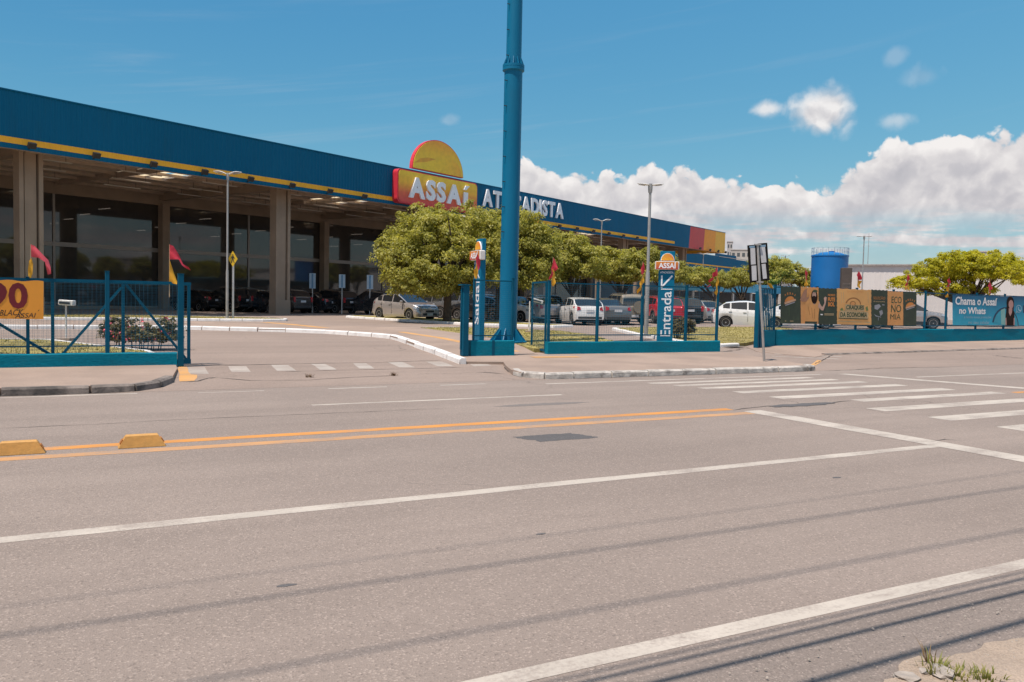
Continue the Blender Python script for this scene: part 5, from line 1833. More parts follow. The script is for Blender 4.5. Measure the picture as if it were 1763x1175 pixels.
# pedestrian warning sign
b = G(401, 548, h_isl)
D = (b - CAMP).dot(_fw)
hh = (548 - 433) * D / FPX
t = thing('warning_sign', 'yellow diamond pedestrian sign on a white post by the left lamp', 'sign', b, -R(22))
MB().lathe([(0.05, 0), (0.05, hh - 0.55), (0.0, hh - 0.54)], seg=10).build('post', M_lampw, t)
hw, hz_ = 8.0 * D / FPX, 13.5 * D / FPX
dia = lambda k, y0, y1: MB().prism([(0, hh - 2 * hz_ + hz_ * (1 - k)), (hw * k, hh - hz_), (0, hh - hz_ + hz_ * k), (-hw * k, hh - hz_)], y0, y1)
dia(1.0, -0.09, -0.06).build('plate', pm('sign yellow', (0.74, 0.47, 0.02), 0.5), t)
z0 = hh - hz_
mp = MB()
mp.prism([(-0.035, z0 - 0.02), (0.035, z0 - 0.02), (0.045, z0 + 0.13), (-0.04, z0 + 0.13)], -0.096, -0.091)
mp.prism([(0.035 * math.cos(i * .7) - 0.0, z0 + 0.18 + 0.035 * math.sin(i * .7)) for i in range(9)], -0.096, -0.091)
mp.prism([(-0.035, z0 - 0.02), (0.0, z0 - 0.02), (-0.04, z0 - 0.20), (-0.075, z0 - 0.19)], -0.096, -0.091)
mp.prism([(0.0, z0 - 0.02), (0.035, z0 - 0.02), (0.085, z0 - 0.19), (0.05, z0 - 0.20)], -0.096, -0.091)
mp.prism([(0.04, z0 + 0.12), (0.10, z0 + 0.02), (0.085, z0 + 0.0), (0.03, z0 + 0.08)], -0.096, -0.091)
mp.prism([(-0.04, z0 + 0.12), (-0.09, z0 + 0.02), (-0.075, z0 + 0.0), (-0.03, z0 + 0.08)], -0.096, -0.091)
mp.build('pictogram', M_black, t)

# leaning stop sign with timetables
b = G(1316, 622.5, h_pav)
t = thing('bus_stop_sign', 'leaning grey post with dark double timetable board on the pavement', 'sign', b, -R(28))
lean = -0.095
M_dk = pm('sign back charcoal', (0.014, 0.013, 0.013), 0.7, spec=0.1, var=0.2, vscale=4)
xs_ = lambda z: lean * z
MB().tube((0, 0, -0.05), (xs_(3.0), 0, 3.0), 0.032, seg=12).build('post', M_galv, t, smooth=40)
fr = MB()
for sg, wd in ((-1, 0.235), (1, 0.255)):
    zc = 2.50
    cx_ = xs_(zc) + sg * (wd / 2 + 0.012)
    o = MB().bbox((cx_, 0.05, zc + 0.02 + 0.012 * sg), (wd, 0.03, 0.96), 0.01).build('board', M_dk, t)
    o.rotation_euler = (0, 0, 0)
    for zz, hh2, ww in ((zc + 0.21, 0.42, wd * 0.52), (zc - 0.22, 0.38, wd * (0.52 if sg < 0 else 0.40))):
        pg = MB()
        pg.box((cx_ - sg * 0.004, 0.028, zz + 0.012 * sg), (ww, 0.006, hh2), ry=-0.03 * sg)
        pg.build('timetable_sheet', pm('timetable paper', (0.50, 0.50, 0.52), 0.5, var=0.06, dirt=0.35, dirtc=(0.34, 0.36, 0.4), dscale=30), o)
    MB().box((cx_, 0.026, zc + 0.44), (wd * 0.6, 0.005, 0.05)).build('timetable_heading', pm('timetable blue', (0.18, 0.30, 0.42), 0.5), o)
for z in (2.03, 2.98):
    MB().box((xs_(z), 0.0, z), (0.16, 0.09, 0.035)).build('clamp', M_galv, t)
for ob in t.children:
    if ob.name.startswith('board'):
        ob.matrix_local = Matrix.Translation((xs_(2.5), 0, 2.5)) @ Matrix.Rotation(-0.105, 4, 'Y') @ Matrix.Translation((-xs_(2.5), 0, -2.5))

# yellow lane-divider blocks on the centre line
M_blk = pm('divider block yellow', (0.58, 0.30, 0.080), 0.6, var=0.12, vscale=6, bump=0.2, bscale=40, dirt=0.4, dirtc=(0.30, 0.17, 0.05), dscale=5)


def divider(label, x, y):
    t = thing('lane_divider_block', label, 'road block', (x, y, 0.004), 0, 'divider blocks on the double yellow line')
    a, b_, h = 0.225, 0.155, 0.115
    MB().add([(-a, -0.075, 0), (a, -0.075, 0), (a, 0.075, 0), (-a, 0.075, 0), (-b_, -0.045, h), (b_, -0.045, h), (b_, 0.045, h), (-b_, 0.045, h),
              (-b_ + .01, -0.035, h + .008), (b_ - .01, -0.035, h + .008), (b_ - .01, 0.035, h + .008), (-b_ + .01, 0.035, h + .008)],
             [(3, 2, 1, 0), (0, 1, 5, 4), (1, 2, 6, 5), (2, 3, 7, 6), (3, 0, 4, 7), (4, 5, 9, 8), (5, 6, 10, 9), (6, 7, 11, 10), (7, 4, 8, 11), (8, 9, 10, 11)]).build('block', M_blk, t)
    for s in (-1, 1):
        MB().box((s * 0.195, 0, 0.062), (0.012, 0.09, 0.05), ry=s * -0.55).build('reflector', pm('reflector amber', (0.5, 0.2, 0.05), 0.3), t)


divider('yellow trapezoid block, the whole one right of the cut-off block', 0.735, 9.37)
divider('yellow trapezoid block cut by the left picture edge', -0.36, 9.37)


# floodlights on thin posts shining at the signs
def spot(label, px, py, ptop, w, tilt):
    b = G(px, py, h_isl)
    D = (b - CAMP).dot(_fw)
    h = (py - ptop) * D / FPX
    t = thing('floodlight', label, 'floodlight', b, -R(28), 'white floodlights on thin posts')
    MB().tube((0, 0, 0), (0, 0, h), 0.022, seg=8).build('post', M_lampw, t)
    MB().bbox((0, -0.02, h + 0.05), (w, 0.16, 0.13), 0.015).build('housing', M_lampw, t).rotation_euler = (0, tilt, 0)
    MB().box((-0.02, -0.105, h + 0.045), (w * 0.72, 0.01, 0.05)).build('lens', M_black, t).rotation_euler = (0, tilt, 0)
    MB().box((0, 0, 0.02), (0.3, 0.3, 0.06)).build('footing', M_conc, t)


spot('white floodlight on a thin post behind the left fence', 114, 586, 525, 0.36, 0.04)
spot('white floodlight on a thin post right of the tall pole', 911, 572, 519, 0.40, 0.25)

# parking notices in front of the shop
for x, y0, y1, lab in ((538, 471, 497, 'leftmost pale blue upright notice, left of the dark parked car'), (589, 473, 496, 'pale blue upright notice above the dark parked car roof'), (637, 474, 498, 'pale blue upright notice left of the big tree crown'), (677, 478, 499, 'pale blue upright notice half under the big tree'), (721, 481, 502, 'pale blue upright notice right of the others under the big tree')):
    D = 57.0
    c = AT(x, (y0 + y1) / 2, D)
    t = thing('parking_notice', lab, 'notice', (c.x, c.y, 0.25), -R(20), 'pale blue notices along the shop front')
    z0, z1 = AT(x, y1, D).z - 0.25, AT(x, y0, D).z - 0.25
    MB().box((0, 0, (z0 + z1) / 2), (0.42, 0.05, z1 - z0)).build('board', pm('notice pale blue', (0.40, 0.52, 0.62), 0.5), t)
    MB().box((0.0, -0.03, (z0 + z1) / 2), (0.12, 0.01, z1 - z0 - 0.06)).build('stripe', pm('notice blue', (0.13, 0.27, 0.42), 0.5), t)
    MB().tube((0, 0.04, 0), (0, 0.04, z1 - 0.1), 0.03, seg=6).build('post', M_lampw, t)

# ------------------------------------------------------------------ cars
def carpaint(name, rgb, metal=0.25):
    return pm('car paint ' + name, rgb, 0.24, metal, var=0.03, vscale=1.0, coat=0.9, dirt=0.08, dirtc=(0.25, 0.2, 0.16), dscale=2)


M_cglass = pm('car glass', (0.018, 0.020, 0.022), 0.06, var=0.1, spec=0.9)
M_tyre = pm('tyre rubber', (0.022, 0.021, 0.020), 0.8, var=0.2, vscale=8)
M_rim = pm('alloy rim', (0.48, 0.47, 0.46), 0.35, 0.6, var=0.08)
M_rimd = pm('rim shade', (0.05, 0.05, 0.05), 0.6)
M_under = pm('car underside', (0.015, 0.015, 0.015), 0.9)
M_clad = pm('bumper plastic', (0.04, 0.04, 0.042), 0.6, var=0.1)
M_tail = pm('tail lamp red', (0.42, 0.012, 0.018), 0.2, coat=0.8)
M_head = pm('head lamp', (0.52, 0.54, 0.57), 0.12, 0.3, coat=0.8)
M_plate = pm('number plate', (0.62, 0.62, 0.64), 0.5, var=0.04)
M_chrome = pm('chrome trim', (0.6, 0.6, 0.6), 0.2, 0.9)


def wheel_parts(r, w=0.2):
    ty = MB().lathe([(r * 0.64, -w / 2 + 0.01), (r * 0.9, -w / 2), (r * 0.985, -w / 2 + 0.03), (r, -w / 4), (r, w / 4), (r * 0.985, w / 2 - 0.03), (r * 0.9, w / 2), (r * 0.64, w / 2 - 0.01)], seg=24, axis='Y')
    rm = MB()
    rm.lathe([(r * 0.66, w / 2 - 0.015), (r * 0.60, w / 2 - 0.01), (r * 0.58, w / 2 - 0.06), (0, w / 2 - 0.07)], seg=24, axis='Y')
    sp = MB()
    for k in range(6):
        a = 2 * math.pi * k / 6
        c, s = math.cos(a), math.sin(a)
        q = []
        for rr, hw in ((0.05, 0.045), (r * 0.60, 0.035)):
            for e in (-1, 1):
                q.append((c * rr - s * hw * e, s * rr + c * hw * e))
        sp.add([(x, w / 2 - 0.02, z) for x, z in q] + [(x, w / 2 - 0.055, z) for x, z in q], [(0, 2, 3, 1), (0, 1, 5, 4), (2, 0, 4, 6), (1, 3, 7, 5)])
    sp.lathe([(0.07, w / 2 - 0.05), (0.07, w / 2 - 0.012), (0, w / 2 - 0.008)], seg=12, axis='Y')
    rim2 = MB().lathe([(r * 0.66, w / 2 - 0.02), (r * 0.655, w / 2 + 0.002), (r * 0.60, w / 2 - 0.002), (r * 0.585, w / 2 - 0.03)], seg=24, axis='Y')
    sp.add(rim2.v, rim2.f)
    return ty, rm, sp


SPECS = {
    'hatch': dict(L=3.98, W=1.72, top=1.47, belt=(0.93, 1.06), clr=0.20, wb=2.52, fo=0.80, rw=0.31, cowl=1.00, head=0.12, tailr=-1.34, rg=-1.90, hood=(0.70, 0.98), deck=1.05, pil=(-0.22, -1.10), suv=False),
    'sedan': dict(L=4.35, W=1.73, top=1.46, belt=(0.94, 1.03), clr=0.19, wb=2.58, fo=0.82, rw=0.305, cowl=1.10, head=0.28, tailr=-0.98, rg=-1.62, hood=(0.70, 0.98), deck=1.06, pil=(-0.08, -0.9), suv=False),
    'suv': dict(L=4.25, W=1.80, top=1.64, belt=(1.07, 1.19), clr=0.25, wb=2.60, fo=0.84, rw=0.35, cowl=1.04, head=0.26, tailr=-1.62, rg=-2.04, hood=(0.86, 1.10), deck=1.12, pil=(-0.12, -1.08), suv=True),
    'jeep': dict(L=3.95, W=1.72, top=1.72, belt=(1.06, 1.10), clr=0.30, wb=2.40, fo=0.75, rw=0.36, cowl=0.92, head=0.42, tailr=-1.80, rg=-1.94, hood=(0.90, 1.08), deck=1.10, pil=(-0.05, -0.98), suv=True),
}


def car(label, cat, loc, heading, spec, paint, front=True, clad=False, spare=False, rail=False, sc=1.0):
    """heading in degrees from +Y towards +X; local x points forward"""
    s = SPECS[spec]
    t = thing('parked_car', label, cat, loc, math.pi / 2 - R(heading), 'cars in the car park')
    L, W, top, clr, rw = s['L'], s['W'], s['top'], s['clr'], s['rw']
    xf, xr = L / 2, -L / 2
    xw = (xf - s['fo'], xf - s['fo'] - s['wb'])
    Ra = rw + 0.055
    prof = [(xr, s['deck'] - 0.30 if not s['suv'] else s['deck'] - 0.16), (xr + 0.05, s['deck'] - 0.10), (xr + 0.12, s['deck'] - 0.02), (s['rg'], s['deck']), (s['tailr'], top - (0.10 if spec != 'jeep' else 0.03)), (s['tailr'] * 0.55 + s['head'] * 0.45, top - 0.02), (s['head'] - 0.40, top), (s['head'], top - 0.03), (s['cowl'], s['hood'][1]), ((s['cowl'] + xf) / 2, (s['hood'][0] + s['hood'][1]) / 2 + 0.055), (xf - 0.22, s['hood'][0] + 0.08), (xf - 0.06, s['hood'][0]), (xf, s['hood'][0] - 0.14)]
    prof = sorted(prof)
    # soften the roof ends
    def zc(x):
        v = interp(x, prof)
        a = interp(x - 0.05, prof)
        b2 = interp(x + 0.05, prof)
        return (2 * v + a + b2) / 4
    belt = lambda x: interp(x, [(s['rg'], s['belt'][1]), (s['cowl'], s['belt'][0])])
    xs = set()
    n = int(L / 0.16)
    for i in range(n + 1):
        xs.add(round(xr + L * i / n, 4))
    for q in prof:
        xs.add(round(q[0], 4))
    for w in xw:
        for a in range(0, 181, 15):
            xs.add(round(w + Ra * math.cos(R(a)), 4))
        xs.add(round(w + Ra + 0.004, 4))
        xs.add(round(w - Ra - 0.004, 4))
    for pb_ in s['pil']:
        xs.add(pb_ - 0.035)
        xs.add(pb_ + 0.035)
    xs = sorted(xs)

    def zbot(x):
        z = clr
        if x > xf - 0.25:
            z = clr + 0.05 * ((x - xf + 0.25) / 0.25)
        if x < xr + 0.3:
            z = clr + 0.12 * ((xr + 0.3 - x) / 0.3)
        for w in xw:
            d = abs(x - w)
            if d <= Ra + 1e-4:
                z = max(z, rw + math.sqrt(max(0, Ra * Ra - d * d)))
        return z

    def hw(x):
        k = 1.0
        df, dr_ = xf - x, x - xr
        if df < 0.75:
            k -= 0.20 * ((0.75 - df) / 0.75) ** 2.2
        if dr_ < 0.6:
            k -= 0.11 * ((0.6 - dr_) / 0.6) ** 2.2
        return W / 2 * k
    rows = []
    for x in xs:
        w = hw(x)
        c = zc(x)
        zb = min(belt(x), c - 0.025)
        gh = max(c - zb, 0.02)
        zo = zbot(x)
        zs = max(zb - 0.17, zo + 0.02)
        ti = (0.34 if spec != 'jeep' else 0.22) * max(gh - 0.1, 0)
        rows.append([(w - 0.045, zo), (w - 0.012, zo + 0.30 * (zs - zo)), (w, zo + 0.75 * (zs - zo)), (w - 0.012, zs + 0.05 * (zb - zs)), (w - 0.045, zb - 0.01), (w - 0.062, zb + min(0.012, gh * 0.3)),
                     (w - 0.062 - ti * 0.92, zb + 0.86 * gh), (w - 0.115 - ti * 1.12, zb + 0.965 * gh), (w * 0.5 - ti * 0.5, c + 0.006), (0, c + 0.016)])
    NR = len(rows[0])
    body, ws, rgl, sl, sr_ = MB(), MB(), MB(), MB(), MB()
    cl = MB()

    def quad_to(mb, i, j, sg):
        a, b2 = rows[i], rows[i + 1]
        q = [(xs[i], sg * a[j][0], a[j][1]), (xs[i + 1], sg * b2[j][0], b2[j][1]), (xs[i + 1], sg * b2[j + 1][0], b2[j + 1][1]), (xs[i], sg * a[j + 1][0], a[j + 1][1])]
        if sg > 0:
            q = q[::-1]
        mb.add(q, [(0, 1, 2, 3)])
    inp = lambda x: any(abs(x - q) < 0.036 for q in s['pil'])
    for i in range(len(xs) - 1):
        xm = (xs[i] + xs[i + 1]) / 2
        gh0, gh1 = zc(xs[i]) - belt(xs[i]), zc(xs[i + 1]) - belt(xs[i + 1])
        for j in range(NR - 1):
            for sg in (-1, 1):
                tgt = body
                if j == 5 and min(gh0, gh1) > 0.06 and s["rg"] + 0.42 < xm < s['cowl'] - 0.10 and not inp(xm):
                    tgt = sl if sg > 0 else sr_
                elif j in (7, 8) and s['head'] < xm < s['cowl']:
                    tgt = ws
                elif j in (7, 8) and s['rg'] < xm < s['tailr'] - 0.02:
                    tgt = rgl
                elif clad and j == 0:
                    tgt = cl
                quad_to(tgt, i, j, sg)
    for i, sgn in ((0, -1), (len(xs) - 1, 1)):
        rr = rows[i]
        loop = [(xs[i], q[0], q[1]) for q in rr] + [(xs[i], -q[0], q[1]) for q in rr[-2::-1]]
        body.add(loop, [tuple(range(len(loop)))])
    bo = body.build('body', paint, t, fix=True, smooth=38)
    ws.build('windscreen', M_cglass, t, smooth=50)
    rgl.build('rear_window', M_cglass, t, smooth=50)
    sl.build('side_window', M_cglass, t, smooth=50)
    sr_.build('side_window', M_cglass, t, smooth=50)
    if cl.v:
        cl.build('sill_cladding', M_clad, t)
    MB().box(((xw[0] + xw[1]) / 2, 0, (clr + 0.8) / 2 + 0.02), (s['wb'] + 1.3, W - 0.52, 0.75 - clr)).box((0, 0, clr + 0.05), (L - 0.5, W - 0.3, 0.08)).build('underbody', M_under, t)
    ty, rm, sp = wheel_parts(rw)
    for w in xw:
        for sg in (-1, 1):
            e = ty.build('wheel', M_tyre, t, smooth=40)
            e.location = (w, sg * (W / 2 - 0.125), rw)
            e.rotation_euler = (0, 0, 0 if sg > 0 else math.pi)
            rm.build('rim_shade', M_rimd, e)
            sp.build('rim', M_rim, e)
    # lamps, plates, mirrors, handles, seams
    yl = hw(xr) - 0.10
    zt = s['deck'] - (0.18 if not s['suv'] else 0.20)
    for sg in (-1, 1):
        if spec in ('jeep', 'suv'):
            MB().bbox((xr + 0.02, sg * (yl + 0.02), zt + 0.02), (0.09, 0.15, 0.34), 0.02).build('tail_lamp', M_tail, t)
        else:
            o = MB().add([(xr - 0.015, sg * (yl - 0.14), zt - 0.06), (xr - 0.01, sg * (yl + 0.05), zt - 0.10), (xr + 0.30, sg * (hw(xr + 0.30) + 0.006), zt + 0.05), (xr + 0.26, sg * (hw(xr + 0.26) - 0.01), zt + 0.14), (xr + 0.02, sg * (yl - 0.02), zt + 0.12), (xr - 0.01, sg * (yl - 0.14), zt + 0.07)], [(0, 1, 4, 5), (1, 2, 3, 4)])
            o.build('tail_lamp', M_tail, t)
        yh = hw(xf - 0.1)
        zh = s['hood'][0] - 0.05
        MB().add([(xf + 0.004, sg * (hw(xf) - 0.24), zh - 0.08), (xf - 0.05, sg * (yh + 0.01), zh - 0.06), (xf - 0.42, sg * (hw(xf - 0.42) + 0.006), zh + 0.03), (xf - 0.38, sg * (hw(xf - 0.38) - 0.02), zh + 0.12), (xf - 0.10, sg * (yh - 0.06), zh + 0.08), (xf + 0.004, sg * (hw(xf) - 0.24), zh + 0.02)], [(0, 1, 4, 5), (1, 2, 3, 4)]).build('headlamp', M_head, t)
        mx = s['cowl'] - 0.30
        MB().bbox((mx, sg * (W / 2 + 0.075), belt(mx) + 0.07), (0.12, 0.19, 0.14), 0.03).build('mirror', paint, t)
        for hx in (s['pil'][0] - 0.16, s['pil'][1] - 0.02):
            MB().box((hx, sg * (W / 2 + 0.004), belt(hx) - 0.13), (0.17, 0.03, 0.035)).build('door_handle', M_chrome if spec == 'suv' else paint, t)
        for dx in (s['pil'][0], s['pil'][1] + 0.02, s['cowl'] - 0.14):
            MB().box((dx, sg * (W / 2 - 0.002), belt(dx) - 0.34), (0.012, 0.012, 0.56)).build('door_seam', M_under, t)
    MB().box((xr - 0.012, 0, zt - (0.10 if spec != 'jeep' else 0.40)), (0.02, 0.42, 0.13)).build('number_plate', M_plate, t)
    MB().box((xf + 0.008, 0, s['hood'][0] - 0.34), (0.02, 0.42, 0.13)).build('number_plate', M_plate, t)
    MB().bbox((xf - 0.02, 0, s['hood'][0] - 0.17), (0.07, 0.62, 0.10), 0.01).build('grille', M_clad, t)
    MB().bbox((xf - 0.025, 0, clr + 0.16), (0.06, 1.05, 0.14), 0.01).build('air_intake', M_clad, t)
    MB().bbox((xr + 0.03, 0, clr + 0.21), (0.09, 1.30, 0.12), 0.01).build('bumper_strip', M_clad, t)
    wp = MB().box((xr + 0.14, 0, top - 0.03), (0.05, 0.05, 0.02))
    MB().tube((s['tailr'] + 0.25, 0, top - 0.02), (s['tailr'] + 0.02, 0, top + 0.17), 0.006, seg=4).build('aerial', M_black, t)
    if rail or spec in ('suv', 'jeep'):
        for sg in (-1, 1):
            MB().tube((s['head'] - 0.15, sg * (W / 2 - 0.28), top + 0.03), (s['tailr'] + 0.15, sg * (W / 2 - 0.28), top + 0.03), 0.018, seg=6).build('roof_rail', M_chrome, t)
    if spare:
        MB().lathe([(0.0, -0.10), (0.30, -0.09), (0.34, -0.03), (0.34, 0.10), (0.0, 0.10)], (0, 0, 0), 28, 'Y').build('spare_wheel_cover', paint, t, smooth=40)
        o = t.children[-1]
        for ch in t.children:
            if ch.name.startswith('spare_wheel'):
                ch.location = (xr - 0.10, -0.18, 1.0)
                ch.rotation_euler = (0, 0, math.pi / 2)
    if sc != 1.0:
        t.scale = (sc, sc, sc)
    return t


P_silver = carpaint('silver', (0.46, 0.42, 0.40), 0.45)
P_grey = carpaint('grey', (0.18, 0.18, 0.185), 0.4)
P_dark = carpaint('graphite', (0.045, 0.048, 0.055), 0.4)
P_black = carpaint('black', (0.018, 0.018, 0.020), 0.2)
P_white = carpaint('white', (0.72, 0.71, 0.70), 0.0)
P_beige = carpaint('beige', (0.33, 0.28, 0.22), 0.4)
P_red = carpaint('red', (0.50, 0.015, 0.03), 0.1)
P_green = carpaint('dark green', (0.05, 0.062, 0.05), 0.3)


def gl(x, y):
    return G(x, y, lambda q: 0.25)


def place_by_wheel(x, y, heading, spec, end, side):
    """centre of a car whose wheel (end=+1 front/-1 rear, side=+1 left/-1 right) touches the ground at a surveyed point"""
    s = SPECS[spec]
    p = gl(x, y)
    hx = s['L'] / 2 - s['fo'] if end > 0 else s['L'] / 2 - s['fo'] - s['wb']
    f = Vector((math.sin(R(heading)), math.cos(R(heading)), 0))
    l = Vector((-f.y, f.x, 0))
    return p - f * hx - l * (side * (s['W'] / 2 - 0.1))


car('silver hatchback facing right beside the white kerb', 'car', place_by_wheel(705, 552.5, 160, 'hatch', 1, -1), 160, 'hatch', P_silver)
car('grey hatchback behind the silver one, nearest the big tree trunk', 'car', gl(758, 548) + Vector((0.8, 2.5, 0)), 332, 'hatch', P_grey)
car('light grey car in the shade just right of the big tree trunk', 'car', gl(800, 551) + Vector((0.6, 1.2, 0)), 332, 'suv', P_grey)
car('black car in tree shade between exit sign and tall pole', 'car', gl(838, 554) + Vector((0.8, 2.0, 0)), 332, 'sedan', P_black)
car('white hatchback half hidden behind the tall pole', 'car', gl(890, 556) + Vector((0.8, 1.8, 0)), 160, 'hatch', P_white)
car('silver car seen through the open pedestrian gate', 'car', gl(942, 557) + Vector((0.6, 2.0, 0)), 10, 'sedan', P_silver)
car('dark green pickup-like car right of the pedestrian gate', 'car', gl(968, 557) + Vector((1.2, 4.6, 0)), 12, 'suv', P_green)
car('white hatchback showing its tail left of the grey sedan', 'car', place_by_wheel(985, 560.0, 15, 'hatch', -1, 1), 15, 'hatch', P_white)
car('graphite sedan between white hatchback and beige off-roader', 'car', place_by_wheel(1031, 559, 15, 'sedan', -1, 1), 15, 'sedan', P_grey)
car('beige off-roader with spare wheel on its tail', 'car', place_by_wheel(1062, 559, 16, 'jeep', -1, 1), 16, 'jeep', P_beige, spare=True, clad=True)
car('red car left of the entrance sign', 'car', place_by_wheel(1125, 557.5, 18, 'suv', -1, 1), 18, 'suv', P_red, clad=True)
car('black off-roader right of the entrance sign', 'car', place_by_wheel(1160, 557, 20, 'suv', -1, 1), 20, 'suv', P_black)
car('white hatchback in the back row behind the middle fence', 'car', place_by_wheel(1206, 556.5, 8, 'hatch', -1, 1), 8, 'hatch', P_silver)
car('white hatchback in profile at the entrance gap', 'car', place_by_wheel(1249, 565.5, 128, 'hatch', -1, -1), 128, 'hatch', P_white)
car('silver sport utility car between the two right-hand banners', 'car', place_by_wheel(1606, 567, 132, 'suv', 1, -1), 132, 'suv', P_silver, clad=True)
car('white car mostly hidden behind the long banner', 'car', gl(1410, 567) + Vector((0, 1.5, 0)), 128, 'sedan', P_white)
car('dark car mostly hidden behind the gold banner panel', 'car', gl(1500, 567) + Vector((0, 1.5, 0)), 128, 'sedan', P_dark)
car('black sport utility car under the canopy, left of the column', 'car', gl(430, 539) + Vector((0, 3.0, 0)), 333, 'suv', P_dark)
car('dark hatchback with pale plate under the canopy by the column', 'car', gl(500, 541) + Vector((0, 2.4, 0)), 333, 'suv', P_dark)
car('black sport utility car under the canopy next to the silver hatchback', 'car', gl(585, 541) + Vector((0, 2.2, 0)), 333, 'suv', P_black)

for x, y, lab, hd, sp, pt in ((395, 538.5, 'black car under the canopy behind the slim lamp post', 333, 'suv', P_black), (462, 540, 'dark grey car under the canopy left of the plated hatchback', 333, 'hatch', P_dark), (545, 540.5, 'dark sedan under the canopy between the two black ones', 333, 'sedan', P_dark),
                              (655, 543.5, 'dark car in the second row behind the silver hatchback roof', 333, 'suv', P_dark), (716, 545, 'graphite car in the shade behind the big tree trunk', 333, 'sedan', P_dark), (915, 556, 'dark car behind the white floodlight post', 8, 'sedan', P_dark), (340, 537, 'black car deep under the canopy at far left', 333, 'sedan', P_black)):
    car(lab, 'car', gl(x, y) + Vector((0.4, 2.6, 0)), hd, sp, pt)

# ------------------------------------------------------------------ trees and shrubs
M_bark = pm('bark', (0.085, 0.060, 0.042), 0.95, var=0.3, vscale=6, bump=0.8, bscale=18)
LEAF_A = leaf_mat('leaves olive', (0.175, 0.178, 0.034), (0.355, 0.345, 0.080), (0.56, 0.515, 0.17), 0.48)
LEAF_B = leaf_mat('leaves yellow green', (0.23, 0.23, 0.016), (0.45, 0.425, 0.030), (0.64, 0.575, 0.06), 0.50)
LEAF_C = leaf_mat('leaves green', (0.16, 0.165, 0.032), (0.32, 0.31, 0.072), (0.50, 0.465, 0.15), 0.48)


def leaf_cloud(rs, lobes, n, size, clump_r=0.42, per=90, droop=0.35, shell=0.62):
    """leaf faces gathered in clumps through the crown's lobes (centre, radii)"""
    vol = np.array([l[1][0] * l[1][1] * l[1][2] for l in lobes]) ** 0.67
    vol = vol / vol.sum()
    V = []
    ncl = max(1, n // per)
    which = rs.choice(len(lobes), ncl, p=vol)
    for w in which:
        c, r = np.array(lobes[w][0]), np.array(lobes[w][1])
        d = rs.normal(size=3)
        d /= np.linalg.norm(d)
        if d[2] < -0.35:
            d[2] *= 0.4
        rad = shell + (1 - shell) * rs.rand() ** 0.6
        rad *= 0.86 + 0.28 * rs.rand()
        cc = c + d * r * rad
        if math.sin(2.9 * cc[0] + 1.3) * math.sin(2.6 * cc[1] + 0.4) * math.sin(3.3 * cc[2] + 2.1) < -0.22:
            continue
        cr = clump_r * (0.55 + 0.9 * rs.rand())
        m = int(per * (0.6 + 0.8 * rs.rand()))
        q = rs.normal(size=(m, 3)) + d * 0.55 + np.array([0, 0, 0.45])
        q /= np.linalg.norm(q, axis=1, keepdims=True)
        pos = cc + q * cr * (0.35 + 0.65 * rs.rand(m, 1)) * np.array([1.0, 1.0, 0.72])
        nrm = q * 0.9 + rs.normal(size=(m, 3)) * 0.5 + np.array([0, 0, 0.45])
        nrm /= np.linalg.norm(nrm, axis=1, keepdims=True)
        ax = rs.normal(size=(m, 3)) + d * 0.8 - np.array([0, 0, droop * 1.6])
        ax -= nrm * (ax * nrm).sum(1, keepdims=True)
        ax /= np.linalg.norm(ax, axis=1, keepdims=True) + 1e-9
        bx = np.cross(nrm, ax)
        ln = size * (0.6 + 0.8 * rs.rand(m, 1))
        wd = ln * 0.30
        a = pos - ax * ln * 0.5
        b = pos + bx * wd + nrm * wd * 0.25
        e = pos + ax * ln * 0.5 - np.array([0, 0, 1]) * ln * 0.12
        f = pos - bx * wd + nrm * wd * 0.25
        V.append(np.stack([a, b, e, f], 1))
    return np.concatenate(V).reshape(-1, 3)


def quads_obj(name, V, mat, parent):
    n = len(V) // 4
    me = bpy.data.meshes.new(name)
    me.vertices.add(4 * n)
    me.vertices.foreach_set('co', V.astype(np.float32).ravel())
    me.loops.add(4 * n)
    me.loops.foreach_set('vertex_index', np.arange(4 * n, dtype=np.int32))
    me.polygons.add(n)
    me.polygons.foreach_set('loop_start', np.arange(0, 4 * n, 4, dtype=np.int32))
    me.polygons.foreach_set('loop_total', np.full(n, 4, dtype=np.int32))
    me.update(calc_edges=True)
    me.materials.append(mat)
    return link(bpy.data.objects.new(name, me), parent)


def tree(label, base, H, lobes, n, size, mat, seed, trunk_h=1.6, tr=0.16, stems=1, group='car park trees', clump_r=0.42):
    t = thing('tree', label, 'tree', base, 0, group)
    rs = np.random.RandomState(seed)
    tk = MB()
    for k in range(stems):
        a0 = rs.rand() * 6.28
        off = Vector((math.cos(a0), math.sin(a0), 0)) * (0.18 if stems > 1 else 0)
        p0 = off
        lean = Vector((math.cos(a0) * 0.3, math.sin(a0) * 0.3, 0)) * (1 if stems > 1 else 0.3)
        p1 = p0 + lean * 0.5 + Vector((0, 0, trunk_h * 0.55))
        p2 = p0 + lean + Vector((0, 0, trunk_h))
        tk.path([p0 - Vector((0, 0, 0.1)), p0 + Vector((0, 0, 0.12)), p1, p2], [tr * 1.5, tr * 1.1, tr * 0.95, tr * 0.85], 10)
    tk.build('trunk', M_bark, t, smooth=60)
    lb = MB()
    for c, r in lobes:
        c = Vector(c)
        for q in range(4):
            d = Vector(rs.normal(size=3)) * 0.5
            tip = c + Vector((d.x * r[0], d.y * r[1], abs(d.z) * r[2] * 0.7))
            mid = p2 + (tip - p2) * 0.5 + Vector(rs.normal(size=3)) * 0.15
            lb.path([p2 - Vector((0, 0, 0.15)), mid, tip], [tr * 0.6, tr * 0.35, tr * 0.10], 6)
    lb.build('limb', M_bark, t, smooth=60)
    quads_obj('crown', leaf_cloud(rs, lobes, n, size, clump_r), mat, t)
    return t


